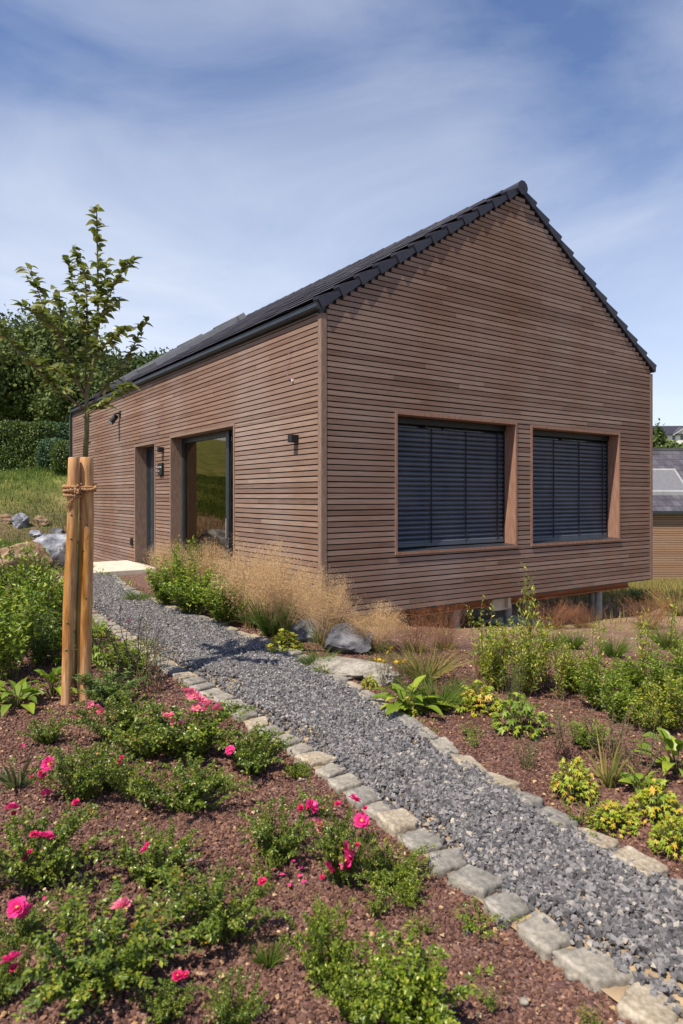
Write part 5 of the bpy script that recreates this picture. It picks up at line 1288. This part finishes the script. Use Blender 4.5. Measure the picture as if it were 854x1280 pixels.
# ------------------------------------------------------------------ sky, sun, camera
S = Vector((-.42, -.46, 1)).normalized()
sun = bpy.data.lights.new('sun', 'SUN'); sun.energy = 4.8; sun.angle = math.radians(.5); sun.color = (1, .90, .74)
so = bpy.data.objects.new('sun', sun); COL.objects.link(so); so.rotation_euler = S.to_track_quat('Z', 'Y').to_euler()
wd = bpy.data.worlds.new('World'); SC.world = wd; wd.use_nodes = True; nt = wd.node_tree; N = nt.nodes; L = nt.links
bg = N['Background']; bg.inputs['Strength'].default_value = .10
sky = N.new('ShaderNodeTexSky'); sky.sky_type = 'NISHITA'; sky.sun_disc = False; sky.sun_elevation = math.asin(S.z); sky.sun_rotation = math.atan2(S.x, S.y)
sky.air_density = 1.0; sky.dust_density = .4; sky.ozone_density = 3.0
tc = N.new('ShaderNodeTexCoord'); mp = N.new('ShaderNodeMapping'); mp.inputs['Scale'].default_value = (1.0, 1.0, 2.6); mp.inputs['Rotation'].default_value = (.15, .35, .3); mp.inputs['Location'].default_value = (1.15, .7, .9)
L.new(tc.outputs['Generated'], mp.inputs[0])
n1 = N.new('ShaderNodeTexNoise'); n1.inputs['Scale'].default_value = 1.7; n1.inputs['Detail'].default_value = 9; n1.inputs['Roughness'].default_value = .55; n1.inputs['Distortion'].default_value = .5; L.new(mp.outputs[0], n1.inputs[0])
cr = N.new('ShaderNodeValToRGB'); cr.color_ramp.elements[0].position = .42; cr.color_ramp.elements[0].color = (0, 0, 0, 1); cr.color_ramp.elements[1].position = .78; cr.color_ramp.elements[1].color = (1, 1, 1, 1); L.new(n1.outputs['Fac'], cr.inputs[0])
sx = N.new('ShaderNodeSeparateXYZ'); L.new(tc.outputs['Generated'], sx.inputs[0])
hz = N.new('ShaderNodeMapRange'); hz.inputs['From Min'].default_value = 0; hz.inputs['From Max'].default_value = .48; hz.inputs['To Min'].default_value = .84; hz.inputs['To Max'].default_value = .0; L.new(sx.outputs['Z'], hz.inputs['Value'])
ad = N.new('ShaderNodeMath'); ad.operation = 'MULTIPLY_ADD'; L.new(cr.outputs[0], ad.inputs[0]); ad.inputs[1].default_value = .50; L.new(hz.outputs[0], ad.inputs[2]); ad.use_clamp = True
m3 = N.new('ShaderNodeMath'); m3.operation = 'MULTIPLY'; L.new(ad.outputs[0], m3.inputs[0]); m3.inputs[1].default_value = .9
mx = N.new('ShaderNodeMix'); mx.data_type = 'RGBA'; L.new(m3.outputs[0], mx.inputs['Factor']); tn = N.new('ShaderNodeMix'); tn.data_type = 'RGBA'; tn.blend_type = 'MULTIPLY'; tn.inputs['Factor'].default_value = 1; L.new(sky.outputs[0], tn.inputs[6]); tn.inputs[7].default_value = (1.0, .98, 1.10, 1); L.new(tn.outputs[2], mx.inputs[6]); mx.inputs[7].default_value = (6.5, 6.9, 7.6, 1)
L.new(mx.outputs[2], bg.inputs['Color'])

cam = bpy.data.cameras.new('camera'); co = bpy.data.objects.new('camera', cam); COL.objects.link(co); co.location = (0, 0, 1.6); co.rotation_euler = (PI/2, 0, 0)
cam.sensor_fit = 'VERTICAL'; cam.sensor_height = 36; cam.sensor_width = 24; cam.lens = 36*F/1280; cam.shift_y = -20/1280; cam.clip_end = 3000; cam.clip_start = .05
cam.dof.use_dof = True; cam.dof.focus_distance = 8.5; cam.dof.aperture_fstop = 4.0
SC.camera = co
SC.view_settings.view_transform = 'Standard'; SC.view_settings.look = 'None'; SC.view_settings.exposure = .52; SC.view_settings.gamma = 1
SC.render.resolution_x = 683; SC.render.resolution_y = 1024
